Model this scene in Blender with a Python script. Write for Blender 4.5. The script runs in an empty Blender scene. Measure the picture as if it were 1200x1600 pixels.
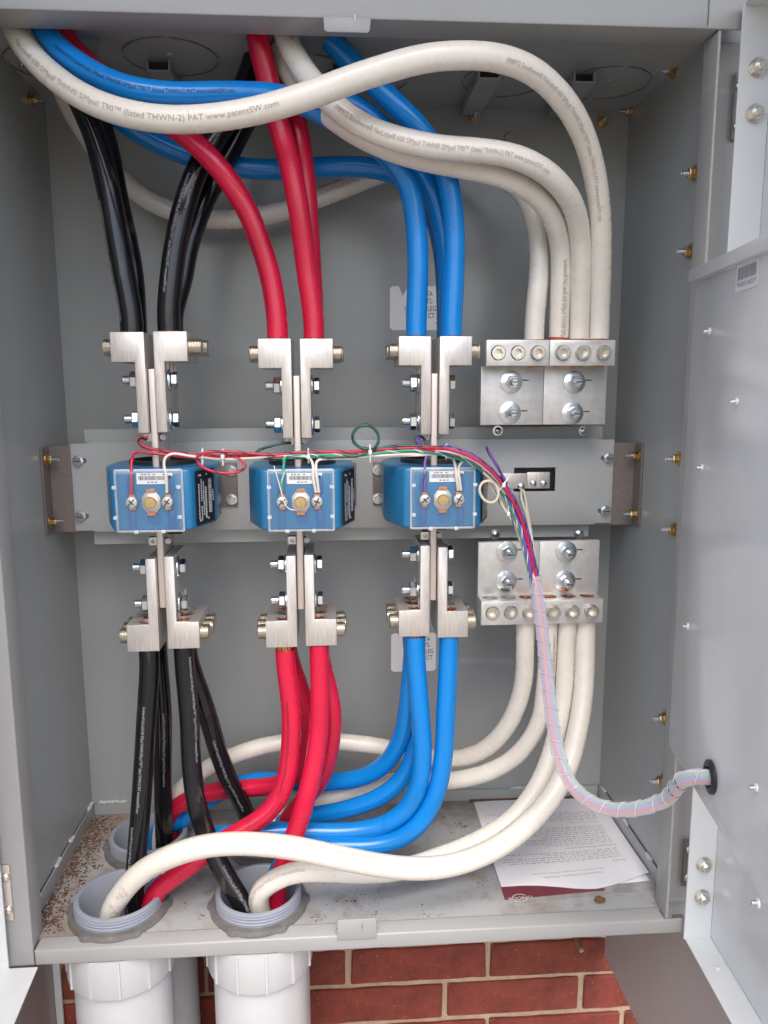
import bpy, bmesh, math, random
from mathutils import Vector, Matrix, Quaternion
random.seed(7)
S = bpy.context.scene
COL = S.collection
R = math.radians
# ------------------------------------------------------------------ camera
CM = ((0.99772, 0.06609, 0.01379), (-0.06744, 0.98523, 0.15741), (-0.00319, -0.15798, 0.98744))
CP = Vector((-0.02788, -0.99777, 0.76949)); CF = 1214.62
cam = bpy.data.cameras.new('camera'); camo = bpy.data.objects.new('camera', cam); COL.objects.link(camo)
cam.sensor_fit = 'HORIZONTAL'; cam.sensor_width = 36; cam.lens = CF / 1200 * 36; cam.clip_start = .02; cam.clip_end = 500
camo.matrix_world = Matrix(((CM[0][0], CM[0][2], -CM[0][1], CP[0]), (CM[1][0], CM[1][2], -CM[1][1], CP[1]),
                            (CM[2][0], CM[2][2], -CM[2][1], CP[2]), (0, 0, 0, 1)))
S.camera = camo
# ------------------------------------------------------------------ world, sun, exposure
SUN_EL, SUN_AZ = 56, 180          # azimuth clockwise from +Y: the sun stands behind the viewer, a little to the left
w = bpy.data.worlds.new('World'); S.world = w; w.use_nodes = True
nt = w.node_tree; bg = nt.nodes['Background']
sky = nt.nodes.new('ShaderNodeTexSky'); sky.sky_type = 'NISHITA'; sky.sun_disc = False
sky.sun_elevation = R(SUN_EL); sky.sun_rotation = R(SUN_AZ); sky.air_density = 1.0; sky.dust_density = 3.0; sky.ozone_density = .6
nt.links.new(sky.outputs[0], bg.inputs[0]); bg.inputs[1].default_value = .15
sl = bpy.data.lights.new('sun', 'SUN'); sl.energy = .72; sl.angle = R(40); sl.color = (1, .96, .92)
so = bpy.data.objects.new('sun', sl); COL.objects.link(so)
sd = Vector((math.sin(R(SUN_AZ)) * math.cos(R(SUN_EL)), math.cos(R(SUN_AZ)) * math.cos(R(SUN_EL)), math.sin(R(SUN_EL))))
so.rotation_euler = sd.to_track_quat('Z', 'Y').to_euler(); so.location = sd * 3
vs = S.view_settings; vs.view_transform = 'Standard'; vs.look = 'None'; vs.gamma = 1; vs.exposure = 1.3; vs.use_curve_mapping = False
S.cycles.max_bounces = 10; S.cycles.transparent_max_bounces = 16

# ------------------------------------------------------------------ helpers
def ray(x, y):
    a, b = (x - 600) / CF, -(y - 800) / CF
    return Vector([CM[i][0] * a + CM[i][1] + CM[i][2] * b for i in range(3)])
def at(x, y, Y): d = ray(x, y); return CP + d * ((Y - CP.y) / d.y)
def atx(x, y, X): d = ray(x, y); return CP + d * ((X - CP.x) / d.x)
def atz(x, y, Z): d = ray(x, y); return CP + d * ((Z - CP.z) / d.z)
def lin(c):
    c = c.lstrip('#'); v = [int(c[i:i + 2], 16) / 255 for i in (0, 2, 4)]
    return tuple(((a + .055) / 1.055) ** 2.4 if a > .04 else a / 12.92 for a in v) + (1,)

MATS = {}
def mat(name, col, rough=.5, metal=0, noise=None, bump=None, spec=.5, stretch=None, rnoise=0, coat=0, trans=0, alpha=1):
    """procedural principled material: noise=(scale, colour2, lo, hi), bump=(scale, strength)"""
    m = bpy.data.materials.new(name); m.use_nodes = True; t = m.node_tree; L = t.links.new
    p = t.nodes['Principled BSDF']; p.inputs['Base Color'].default_value = tuple(col) + (1,) if len(col) == 3 else col
    p.inputs['Roughness'].default_value = rough; p.inputs['Metallic'].default_value = metal
    p.inputs['Specular IOR Level'].default_value = spec; p.inputs['Coat Weight'].default_value = coat
    p.inputs['Transmission Weight'].default_value = trans; p.inputs['Alpha'].default_value = alpha
    tc = t.nodes.new('ShaderNodeTexCoord'); mp = t.nodes.new('ShaderNodeMapping'); L(tc.outputs['Object'], mp.inputs[0])
    if stretch: mp.inputs['Scale'].default_value = stretch
    if noise:
        n = t.nodes.new('ShaderNodeTexNoise'); n.inputs['Scale'].default_value = noise[0]; n.inputs['Detail'].default_value = 6; n.inputs['Roughness'].default_value = .6
        L(mp.outputs[0], n.inputs[0]); r = t.nodes.new('ShaderNodeValToRGB')
        r.color_ramp.elements[0].position = noise[2]; r.color_ramp.elements[1].position = noise[3]
        r.color_ramp.elements[0].color = tuple(col)[:3] + (1,); r.color_ramp.elements[1].color = tuple(noise[1])[:3] + (1,)
        L(n.outputs[0], r.inputs[0]); L(r.outputs[0], p.inputs['Base Color'])
    if rnoise:
        n2 = t.nodes.new('ShaderNodeTexNoise'); n2.inputs['Scale'].default_value = 40; n2.inputs['Detail'].default_value = 5; L(mp.outputs[0], n2.inputs[0])
        mr = t.nodes.new('ShaderNodeMapRange'); mr.inputs['To Min'].default_value = rough - rnoise; mr.inputs['To Max'].default_value = rough + rnoise
        L(n2.outputs[0], mr.inputs[0]); L(mr.outputs[0], p.inputs['Roughness'])
    if bump:
        n3 = t.nodes.new('ShaderNodeTexNoise'); n3.inputs['Scale'].default_value = bump[0]; n3.inputs['Detail'].default_value = 4; L(mp.outputs[0], n3.inputs[0])
        b = t.nodes.new('ShaderNodeBump'); b.inputs['Strength'].default_value = bump[1]; b.inputs['Distance'].default_value = .002
        L(n3.outputs[0], b.inputs['Height']); L(b.outputs[0], p.inputs['Normal'])
    MATS[name] = m; return m

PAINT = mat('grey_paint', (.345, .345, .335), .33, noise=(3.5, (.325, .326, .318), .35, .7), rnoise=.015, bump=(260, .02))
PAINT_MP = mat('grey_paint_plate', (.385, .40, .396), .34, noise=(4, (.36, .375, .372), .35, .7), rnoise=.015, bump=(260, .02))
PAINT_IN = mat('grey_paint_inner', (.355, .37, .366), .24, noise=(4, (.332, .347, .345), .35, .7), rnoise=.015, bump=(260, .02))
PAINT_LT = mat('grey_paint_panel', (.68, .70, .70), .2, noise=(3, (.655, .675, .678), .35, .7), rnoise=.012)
FLOORM = mat('floor_paint', (.38, .395, .40), .42, noise=(6, (.24, .165, .11), .5, .74), rnoise=.06, bump=(90, .05))
BROWN = mat('bracket_primer', (.155, .128, .118), .5, noise=(420, (.20, .17, .16), .4, .65))
TAUPE = mat('taupe_sheet', (.44, .415, .395), .36, noise=(5, (.415, .39, .372), .35, .7), rnoise=.06)
ALU = mat('lug_aluminium', (.70, .665, .625), .44, .75, noise=(45, (.46, .43, .405), .42, .8), stretch=(16, 16, .8), rnoise=.07, bump=(110, .06))
ALUP = mat('bar_aluminium', (.70, .69, .665), .46, .6, noise=(75, (.58, .575, .56), .38, .72), rnoise=.1, bump=(300, .03))
TIN = mat('bus_tin', (.70, .62, .565), .45, .65, noise=(40, (.56, .49, .45), .35, .75), stretch=(1, 1, .15), rnoise=.1)
ZINC = mat('zinc', (.72, .75, .78), .24, 1, rnoise=.1)
STEEL = mat('screw_steel', (.74, .70, .62), .3, 1, rnoise=.1)
GOLD = mat('yellow_zinc', (.60, .42, .19), .3, 1, noise=(150, (.68, .50, .26), .4, .6), rnoise=.1)
BRASS = mat('brass', (.78, .55, .22), .28, 1, rnoise=.08)
COPPER = mat('copper', (.78, .36, .18), .33, 1, noise=(200, (.50, .19, .09), .4, .7))
GALV = mat('galvanized', (.42, .42, .43), .45, .7, noise=(40, (.30, .30, .31), .35, .65), rnoise=.1)
GROOVE = mat('groove_shadow_paint', (.19, .195, .193), .5)
RUST = mat('rust', (.23, .095, .04), .8, noise=(60, (.12, .06, .03), .4, .6))
WHITEJ = mat('white_jacket', (.74, .695, .62), .28, noise=(22, (.70, .65, .575), .45, .75), rnoise=.08)
BLUEJ = mat('blue_jacket', (.002, .21, .62), .21, noise=(14, (.004, .19, .56), .4, .7), rnoise=.08)
REDJ = mat('red_jacket', (.60, .010, .05), .25, noise=(14, (.52, .008, .042), .4, .7), rnoise=.08)
BLACKJ = mat('black_jacket', (.007, .007, .009), .17, noise=(26, (.035, .029, .024), .56, .78), rnoise=.07, stretch=(1, 1, .35))
INKG = mat('grey_ink', (.38, .34, .305), .6)
INKB = mat('blue_ink', (.012, .022, .075), .5)
INKK = mat('black_ink', (.012, .012, .013), .5)
INKR = mat('maroon_ink', (.13, .012, .02), .5)
INKS = mat('faint_ink', (.34, .33, .37), .5)
INKD = mat('dull_white_ink', (.36, .36, .37), .6)
INKW = mat('white_ink', (.62, .62, .62), .5)
BLUEP = mat('blue_epoxy', (.016, .155, .33), .32, noise=(20, (.022, .17, .35), .4, .7), rnoise=.07)
BLUED = mat('blue_epoxy_dark', (.014, .115, .30), .42)
BLACKP = mat('black_plastic', (.018, .018, .02), .38, rnoise=.1)
LABELW = mat('white_label', (.78, .78, .78), .45)
LABELG = mat('grey_label', (.90, .89, .89), .4)
LABELK = mat('black_label', (.015, .015, .017), .35)
PAPER = mat('paper', (.86, .85, .88), .7, noise=(8, (.82, .81, .85), .4, .7))
MAROON = mat('maroon_print', (.16, .03, .045), .3, noise=(9, (.22, .07, .08), .4, .7))
SLEEVE = mat('plastic_sleeve_grey', (.30, .29, .28), .25, noise=(30, (.45, .44, .43), .45, .7), bump=(45, .3))
PVC = mat('white_pvc', (.55, .55, .56), .42, noise=(5, (.50, .50, .51), .4, .7))
PVCG = mat('grey_pvc', (.29, .315, .365), .4, noise=(12, (.255, .28, .33), .4, .7))
SEAL = mat('weld_sealant', (.52, .53, .54), .35, bump=(120, .3))
MORTAR = mat('mortar', (.43, .295, .20), .9, noise=(60, (.54, .39, .27), .35, .7), bump=(160, 1.0))
GROUNDM = mat('ground_concrete', (.34, .285, .225), .85, noise=(6, (.29, .245, .195), .35, .7))
DIRT = mat('dirt', (.15, .075, .045), .9, noise=(300, (.07, .036, .022), .42, .6))
LOCK = mat('dull_locknut', (.20, .19, .18), .5, .5, noise=(40, (.28, .27, .26), .4, .65))
ROCK = mat('mud_dauber_clay', (.15, .075, .035), .9, bump=(300, .8))
MARK = mat('marker_black', (.008, .008, .008), .35)
GREEN_MARK = mat('paint_marker_green', (.30, .52, .06), .4)
WIRES = {}
for n, c in dict(red=(.52, .014, .045), white=(.72, .66, .58), green=(.015, .30, .19), dkgreen=(.02, .10, .075), purple=(.15, .075, .36), cream=(.60, .54, .44)).items():
    WIRES[n] = mat('wire_' + n, c, .3, noise=(30, tuple(a * .85 for a in c), .4, .7))
NYLON = mat('natural_nylon', (.72, .71, .68), .35)

def brickmat(i):
    a = random.uniform(.85, 1.15); c = (.275 * a, .056 * a * random.uniform(.9, 1.2), .033 * a)
    return mat('brick_%d' % i, c, .8, noise=(22, (.155 * a, .03 * a, .021 * a), .3, .7), bump=(120, 1.0))
BRICKM = [brickmat(i) for i in range(5)]
def addspecks(m, scale=160, col=(.42, .25, .16), thr=.70):
    t = m.node_tree; L = t.links.new; p = t.nodes['Principled BSDF']; src = p.inputs['Base Color'].links[0].from_socket
    n = t.nodes.new('ShaderNodeTexNoise'); n.inputs['Scale'].default_value = scale; n.inputs['Detail'].default_value = 3
    tc = t.nodes.new('ShaderNodeTexCoord'); L(tc.outputs['Object'], n.inputs[0])
    r = t.nodes.new('ShaderNodeValToRGB'); r.color_ramp.elements[0].position = thr - .05; r.color_ramp.elements[1].position = thr + .03
    mx = t.nodes.new('ShaderNodeMix'); mx.data_type = 'RGBA'; L(n.outputs[0], r.inputs[0]); L(r.outputs[0], mx.inputs[0])
    L(src, mx.inputs[6]); mx.inputs[7].default_value = tuple(col) + (1,); L(mx.outputs[2], p.inputs['Base Color'])
for m in BRICKM: addspecks(m, 150, (.42, .17, .10), .70)


def addwear(m, scale, stretch, thr, col, amt, width=.03):
    t = m.node_tree; L = t.links.new; p = t.nodes['Principled BSDF']; src = p.inputs['Base Color'].links[0].from_socket
    tc = t.nodes.new('ShaderNodeTexCoord'); mp = t.nodes.new('ShaderNodeMapping'); mp.inputs['Scale'].default_value = stretch; mp.inputs['Rotation'].default_value = (.3, .5, .2)
    n = t.nodes.new('ShaderNodeTexNoise'); n.inputs['Scale'].default_value = scale; n.inputs['Detail'].default_value = 5; n.inputs['Distortion'].default_value = .4
    L(tc.outputs['Object'], mp.inputs[0]); L(mp.outputs[0], n.inputs[0])
    mr = t.nodes.new('ShaderNodeMapRange'); mr.inputs['From Min'].default_value = thr; mr.inputs['From Max'].default_value = thr + width; mr.inputs['To Max'].default_value = amt; L(n.outputs[0], mr.inputs[0])
    mx = t.nodes.new('ShaderNodeMix'); mx.data_type = 'RGBA'; L(mr.outputs[0], mx.inputs[0]); L(src, mx.inputs[6]); mx.inputs[7].default_value = tuple(col) + (1,); L(mx.outputs[2], p.inputs['Base Color'])
for m_ in (PAINT_IN, PAINT_LT, PAINT, PAINT_MP):
    addwear(m_, 2.2, (1, 1, 14), .70, (.62, .62, .61), .35, .06)      # fine rubs
    addwear(m_, 160, (1, 1, 1), .755, (.10, .09, .08), .7, .03)        # specks of grime
    addwear(m_, 5, (1, 1, .4), .55, (.30, .285, .265), .35, .25)       # handling smudges
addwear(BLUEJ, 30, (1, 1, .3), .64, (.012, .10, .30), .6, .10); addwear(BLUEJ, 110, (1, 1, 1), .70, (.02, .06, .14), .8, .04)
addwear(REDJ, 30, (1, 1, .3), .64, (.30, .015, .03), .6, .10); addwear(REDJ, 120, (1, 1, 1), .71, (.14, .02, .02), .8, .04)
addwear(WHITEJ, 25, (1, 1, .4), .70, (.52, .43, .34), .4, .12); addwear(WHITEJ, 130, (1, 1, 1), .755, (.25, .17, .11), .8, .03)
addwear(BLACKJ, 60, (1, 1, .12), .62, (.17, .125, .085), .55, .12)
addwear(ALUP, 14, (1, 1, 1), .58, (.42, .37, .32), .5, .2); addwear(PVC, 8, (1, 1, .2), .56, (.44, .42, .40), .5, .2)
addwear(FLOORM, 26, (1, 1, 1), .58, (.19, .12, .08), .45, .14); addwear(FLOORM, 3.2, (1, 1, 1), .52, (.30, .24, .19), .55, .25)
t = FLOORM.node_tree; L = t.links.new; p = t.nodes['Principled BSDF']; src = p.inputs['Base Color'].links[0].from_socket     # dust drifted against the left and rear edges
tc = t.nodes.new('ShaderNodeTexCoord'); sx = t.nodes.new('ShaderNodeSeparateXYZ'); L(tc.outputs['Object'], sx.inputs[0])
m1 = t.nodes.new('ShaderNodeMapRange'); m1.inputs['From Min'].default_value = -.34; m1.inputs['From Max'].default_value = -.47; L(sx.outputs[0], m1.inputs[0])
m2 = t.nodes.new('ShaderNodeMapRange'); m2.inputs['From Min'].default_value = .25; m2.inputs['From Max'].default_value = .345; L(sx.outputs[1], m2.inputs[0])
mxx = t.nodes.new('ShaderNodeMath'); mxx.operation = 'MAXIMUM'; L(m1.outputs[0], mxx.inputs[0]); L(m2.outputs[0], mxx.inputs[1])
nn = t.nodes.new('ShaderNodeTexNoise'); nn.inputs['Scale'].default_value = 38; nn.inputs['Detail'].default_value = 8; nn.inputs['Roughness'].default_value = .7; L(tc.outputs['Object'], nn.inputs[0])
ad_ = t.nodes.new('ShaderNodeMath'); ad_.operation = 'MULTIPLY_ADD'; L(mxx.outputs[0], ad_.inputs[0]); ad_.inputs[1].default_value = .20; L(nn.outputs[0], ad_.inputs[2])
m3 = t.nodes.new('ShaderNodeMapRange'); m3.inputs['From Min'].default_value = .52; m3.inputs['From Max'].default_value = .82; m3.inputs['To Max'].default_value = .8; L(ad_.outputs[0], m3.inputs[0])
mx_ = t.nodes.new('ShaderNodeMix'); mx_.data_type = 'RGBA'; L(m3.outputs[0], mx_.inputs[0]); L(src, mx_.inputs[6]); mx_.inputs[7].default_value = (.25, .165, .11, 1); L(mx_.outputs[2], p.inputs['Base Color'])
addwear(BLUEP, 40, (1, 1, 1), .62, (.05, .12, .22), .5, .15)

def glassy(name, tint, gloss, rough=.08, diff=0, dcol=(1, 1, 1)):
    m = bpy.data.materials.new(name); m.use_nodes = True; t = m.node_tree; L = t.links.new
    for n in list(t.nodes):
        if n.type != 'OUTPUT_MATERIAL': t.nodes.remove(n)
    out = t.nodes['Material Output']; tr = t.nodes.new('ShaderNodeBsdfTransparent'); tr.inputs[0].default_value = tuple(tint) + (1,)
    p = t.nodes.new('ShaderNodeBsdfPrincipled'); p.inputs['Base Color'].default_value = tuple(dcol) + (1,); p.inputs['Roughness'].default_value = rough
    lw = t.nodes.new('ShaderNodeLayerWeight'); lw.inputs[0].default_value = .35
    mr = t.nodes.new('ShaderNodeMapRange'); mr.inputs['To Min'].default_value = diff; mr.inputs['To Max'].default_value = gloss
    L(lw.outputs['Facing'], mr.inputs[0]); mx = t.nodes.new('ShaderNodeMixShader'); L(mr.outputs[0], mx.inputs[0])
    L(tr.outputs[0], mx.inputs[1]); L(p.outputs[0], mx.inputs[2]); L(mx.outputs[0], out.inputs[0]); return m
CLEAR = glassy('clear_polycarbonate', (.95, .97, .98), .62, .04, .045, (.80, .84, .88))
CLEARE = glassy('clear_plastic_edge', (.95, .96, .98), .85, .12, .38, (.86, .90, .94))
WRAP = glassy('spiral_wrap_plastic', (.97, .95, .98), .72, .06, .30, (.95, .95, .98))

# ---- object plumbing
WL = {}
def thing(name, label, cat, loc=(0, 0, 0), group=None):
    o = bpy.data.objects.new(name, None); o.empty_display_size = .02; COL.objects.link(o); o.location = loc; WL[o] = Vector(loc)
    o['label'] = label; o['category'] = cat
    if group: o['group'] = group
    return o
def tag(o, label, cat, group=None):
    o['label'] = label; o['category'] = cat
    if group: o['group'] = group
    return o
def put(name, me, parent=None, loc=(0, 0, 0), rot=None, m=None):
    """links a mesh that is in local coordinates at a world place"""
    o = bpy.data.objects.new(name, me); COL.objects.link(o); loc = Vector(loc); WL[o] = loc
    if parent: o.parent = parent; o.location = loc - WL[parent]
    else: o.location = loc
    if rot is not None: o.rotation_euler = rot
    if m and not me.materials: me.materials.append(m)
    return o

class MB:
    def __init__(s): s.v = []; s.f = []
    def add(s, vs_, fs_):
        b = len(s.v); s.v += [tuple(v) for v in vs_]; s.f += [tuple(b + i for i in f) for f in fs_]; return s
    def box(s, x0, x1, y0, y1, z0, z1):
        return s.add([(x0, y0, z0), (x1, y0, z0), (x1, y1, z0), (x0, y1, z0), (x0, y0, z1), (x1, y0, z1), (x1, y1, z1), (x0, y1, z1)],
                     [(0, 3, 2, 1), (4, 5, 6, 7), (0, 1, 5, 4), (1, 2, 6, 5), (2, 3, 7, 6), (3, 0, 4, 7)])
    def prism(s, poly, axis, a, b):
        def P(p, h): return {'x': (h, p[0], p[1]), 'y': (p[0], h, p[1]), 'z': (p[0], p[1], h)}[axis]
        n = len(poly); vs_ = [P(p, a) for p in poly] + [P(p, b) for p in poly]
        return s.add(vs_, [tuple(range(n))[::-1], tuple(range(n, 2 * n))] + [(i, (i + 1) % n, n + (i + 1) % n, n + i) for i in range(n)])
    def hull8(s, front, back):
        return s.add(list(front) + list(back), [(0, 1, 2, 3), (7, 6, 5, 4)] + [(i, 4 + i, 4 + (i + 1) % 4, (i + 1) % 4) for i in range(4)])
    def lathe(s, prof, o, axis, n=20, phase=0):
        """prof: (radius, distance along axis) pairs"""
        o = Vector(o); ax = Vector(axis).normalized(); u = ax.orthogonal().normalized()
        if abs(ax.z) < .9: u = (Vector((0, 0, 1)) - ax * ax.z).normalized()
        v = ax.cross(u); vs_ = []; fs_ = []
        for r, t in prof:
            for i in range(n):
                a = 2 * math.pi * i / n + phase; vs_.append(o + ax * t + (u * math.cos(a) + v * math.sin(a)) * r)
        for k in range(len(prof) - 1):
            for i in range(n):
                j = (i + 1) % n; fs_.append((k * n + i, k * n + j, (k + 1) * n + j, (k + 1) * n + i))
        if prof[0][0] > 1e-6: fs_.append(tuple(range(n))[::-1])
        if prof[-1][0] > 1e-6: fs_.append(tuple((len(prof) - 1) * n + i for i in range(n)))
        return s.add(vs_, fs_)
    def cyl(s, p0, p1, r, n=16, r1=None):
        p0, p1 = Vector(p0), Vector(p1); return s.lathe([(r, 0), (r if r1 is None else r1, (p1 - p0).length)], p0, p1 - p0, n)
    def tube(s, path, r, n=10, caps=True):
        fr = frames(path); vs_ = []; fs_ = []
        for k, (p, t, a, b) in enumerate(fr):
            rr = r(k / (len(fr) - 1)) if callable(r) else r
            for i in range(n):
                q = 2 * math.pi * i / n; vs_.append(p + (a * math.cos(q) + b * math.sin(q)) * rr)
        for k in range(len(fr) - 1):
            for i in range(n):
                j = (i + 1) % n; fs_.append((k * n + i, k * n + j, (k + 1) * n + j, (k + 1) * n + i))
        if caps: fs_ += [tuple(range(n))[::-1], tuple((len(fr) - 1) * n + i for i in range(n))]
        return s.add(vs_, fs_)
    def mesh(s, name, bevel=0, seg=2, smooth=40, off=None):
        me = bpy.data.meshes.new(name); o = off or Vector((0, 0, 0))
        me.from_pydata([Vector(v) - o for v in s.v], [], s.f)
        bm = bmesh.new(); bm.from_mesh(me)
        bmesh.ops.recalc_face_normals(bm, faces=bm.faces)
        if bevel:
            es = [e for e in bm.edges if len(e.link_faces) == 2 and e.calc_face_angle(0) > R(30)]
            bmesh.ops.bevel(bm, geom=es, offset=bevel, offset_type='OFFSET', segments=seg, profile=.5, affect='EDGES', clamp_overlap=True)
        bm.to_mesh(me); bm.free()
        if smooth:
            me.shade_smooth(); me.set_sharp_from_angle(angle=R(smooth))
        return me
    def build(s, name, m, parent=None, bevel=0, seg=2, smooth=40):
        off = WL[parent] if parent else Vector((0, 0, 0))
        me = s.mesh(name, bevel, seg, smooth, off); me.materials.append(m)
        o = bpy.data.objects.new(name, me); COL.objects.link(o); WL[o] = off.copy()
        if parent: o.parent = parent
        return o

def spline(pts, step=.006):
    """centripetal Catmull-Rom through pts, resampled evenly"""
    P = [Vector(p) for p in pts]; P = [P[0] * 2 - P[1]] + P + [P[-1] * 2 - P[-2]]; out = []
    for i in range(1, len(P) - 2):
        p0, p1, p2, p3 = P[i - 1:i + 3]; tt = [0]
        for a, b in ((p0, p1), (p1, p2), (p2, p3)): tt.append(tt[-1] + max((b - a).length, 1e-5) ** .5)
        t0, t1, t2, t3 = tt; n = max(4, int((p2 - p1).length / step * 2))
        for k in range(n):
            t = t1 + (t2 - t1) * k / n
            A1 = p0 * ((t1 - t) / (t1 - t0)) + p1 * ((t - t0) / (t1 - t0)); A2 = p1 * ((t2 - t) / (t2 - t1)) + p2 * ((t - t1) / (t2 - t1)); A3 = p2 * ((t3 - t) / (t3 - t2)) + p3 * ((t - t2) / (t3 - t2))
            B1 = A1 * ((t2 - t) / (t2 - t0)) + A2 * ((t - t0) / (t2 - t0)); B2 = A2 * ((t3 - t) / (t3 - t1)) + A3 * ((t - t1) / (t3 - t1))
            out.append(B1 * ((t2 - t) / (t2 - t1)) + B2 * ((t - t1) / (t2 - t1)))
    out.append(P[-2]); res = [out[0]]; acc = 0
    for a, b in zip(out, out[1:]):
        d = (b - a).length
        while acc + d >= step:
            a = a.lerp(b, (step - acc) / d); d = (b - a).length; acc = 0; res.append(a.copy())
        acc += d
    if (res[-1] - out[-1]).length > step * .3: res.append(out[-1])
    return res
def smooth_path(p, it=2):
    for _ in range(it): p = [p[0]] + [(p[i - 1] + p[i] * 2 + p[i + 1]) / 4 for i in range(1, len(p) - 1)] + [p[-1]]
    return p
def frames(path):
    n = len(path); fr = []; a = None
    for i, p in enumerate(path):
        t = (path[min(i + 1, n - 1)] - path[max(i - 1, 0)]).normalized()
        if a is None: a = t.orthogonal().normalized()
        else: a = (a - t * a.dot(t)).normalized()
        fr.append((p, t, a, t.cross(a)))
    return fr

TXT = {}
def text_mesh(s, cap=1.0, wide=1.0):
    """flat lettering as (verts, faces); cap height 'cap', origin at the left of the baseline"""
    if s not in TXT:
        c = bpy.data.curves.new('t', 'FONT'); c.body = s; c.resolution_u = 2; c.size = 1; c.fill_mode = 'FRONT'
        o = bpy.data.objects.new('t', c); COL.objects.link(o); dg = bpy.context.evaluated_depsgraph_get(); dg.update()
        me = bpy.data.meshes.new_from_object(o.evaluated_get(dg)); bm = bmesh.new(); bm.from_mesh(me); bmesh.ops.triangulate(bm, faces=bm.faces); bm.to_mesh(me); bm.free()
        TXT[s] = ([(v.co.x, v.co.y) for v in me.vertices], [tuple(p.vertices) for p in me.polygons])
        bpy.data.objects.remove(o); bpy.data.curves.remove(c); bpy.data.meshes.remove(me)
    v, f = TXT[s]; k = cap / .69
    return [(x * k * wide, y * k) for x, y in v], f
def flat_text(mb, s, o, U, V, cap, wide=1.0, align='l', lift=.0006):
    v, f = text_mesh(s, cap, wide); U, V = Vector(U).normalized(), Vector(V).normalized(); N = U.cross(V)
    x0 = min(p[0] for p in v); x1 = max(p[0] for p in v); sh = {'l': -x0, 'c': -(x0 + x1) / 2, 'r': -x1}[align]
    mb.add([Vector(o) + U * (x + sh) + V * y + N * lift for x, y in v], f)
def flat_rect(mb, o, U, V, w_, h_, lift=.0006):
    U, V = Vector(U).normalized(), Vector(V).normalized(); N = U.cross(V); o = Vector(o) + N * lift
    mb.add([o, o + U * w_, o + U * w_ + V * h_, o + V * h_], [(0, 1, 2, 3)])

# ================================================================== SETTING
g = MB().box(-12, 12, -14, .36, -.90, -.85).build('ground', GROUNDM); g['kind'] = 'structure'  # out of view, added for the light it bounces up
# unseen overhang added for its shade: it keeps the high sky off the cabinet top
ev = MB().box(-3, 3, -.48, .48, 1.60, 1.72).build('added_eave', TAUPE); ev['kind'] = 'structure'

WALLY = .362
wall = thing('brick_wall', 'red brick wall with tan mortar joints behind and below the grey cabinet', 'wall', (0, WALLY, -.85))
MB().box(-1.3, 1.3, WALLY + .006, WALLY + .12, -.85, 1.75).build('mortar', MORTAR, wall)
PB, CH, ZJ, X_EVEN, X_ODD = .2765, .084, -.392, -.0084, .1813      # brick pitch, course height, one bed joint, head joints
BL, BH, BD = PB - .0115, CH - .0115, .06
bvar = []
for k in range(10):
    mb = MB().box(-BL / 2, BL / 2, 0, BD, -BH / 2, BH / 2); me = bpy.data.meshes.new('brick'); me.from_pydata(mb.v, [], mb.f)
    bm = bmesh.new(); bm.from_mesh(me); bmesh.ops.recalc_face_normals(bm, faces=bm.faces)
    bmesh.ops.subdivide_edges(bm, edges=[e for e in bm.edges if abs(e.verts[0].co.x - e.verts[1].co.x) > .1], cuts=9)
    for v in bm.verts: v.co += Vector((random.uniform(-.0018, .0018), random.uniform(-.001, .001), random.uniform(-.0012, .0012)))
    bmesh.ops.bevel(bm, geom=[e for e in bm.edges if len(e.link_faces) == 2 and e.calc_face_angle(0) > R(40)], offset=.0025, segments=1, affect='EDGES')
    bm.to_mesh(me); bm.free(); me.materials.append(BRICKM[k % 5]); bvar.append(me)
for c in range(-6, 26):
    z = ZJ + CH * (c + .5)
    for i in range(-5, 6):
        x = X_EVEN + (i + .5) * PB if c % 2 == 0 else X_ODD + (i + .5) * PB
        if abs(x) > 1.2: continue
        if z > -.1 and abs(x) < .42: continue          # wholly behind the cabinet
        put('brick', random.choice(bvar), wall, (x + random.uniform(-.002, .002), WALLY + random.uniform(-.002, .001), z + random.uniform(-.001, .001)))

# ================================================================== CABINET
WX, ZF, ZC, YB = .47, .004, 1.218, .345
cab = thing('electrical_cabinet', 'open grey metal electrical cabinet on the brick wall, full of thick cables', 'cabinet', (0, .17, -.022))
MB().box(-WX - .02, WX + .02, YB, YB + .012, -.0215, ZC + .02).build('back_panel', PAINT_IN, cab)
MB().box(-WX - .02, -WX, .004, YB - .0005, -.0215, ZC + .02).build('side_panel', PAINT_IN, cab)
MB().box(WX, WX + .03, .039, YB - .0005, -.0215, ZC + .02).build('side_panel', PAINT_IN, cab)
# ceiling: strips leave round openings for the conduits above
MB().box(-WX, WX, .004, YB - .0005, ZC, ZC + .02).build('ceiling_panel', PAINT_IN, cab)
# floor pan with four round conduit openings (boolean cut once)
CONDUITS = [(-.352, .077), (-.146, .073), (-.345, .238), (-.150, .238)]
def boolean_cut(mb, cutters, name, bevel=0):
    a = bpy.data.objects.new('a', mb.mesh('a', bevel, 2, 0)); COL.objects.link(a); cs = []
    for c in cutters:
        b = bpy.data.objects.new('b', c.mesh('b', 0, 2, 0)); COL.objects.link(b); cs.append(b)
        md = a.modifiers.new('m', 'BOOLEAN'); md.operation = 'DIFFERENCE'; md.solver = 'EXACT'; md.object = b
    dg = bpy.context.evaluated_depsgraph_get(); dg.update(); me = bpy.data.meshes.new_from_object(a.evaluated_get(dg)); me.name = name
    for o in [a] + cs: bpy.data.objects.remove(o)
    me.shade_smooth(); me.set_sharp_from_angle(angle=R(35)); return me
fl = boolean_cut(MB().box(-WX, WX, .0235, YB - .0005, ZF - .02, ZF), [MB().cyl((x, y, -.06), (x, y, .05), .0595, 40) for x, y in CONDUITS], 'floor_pan')
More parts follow.
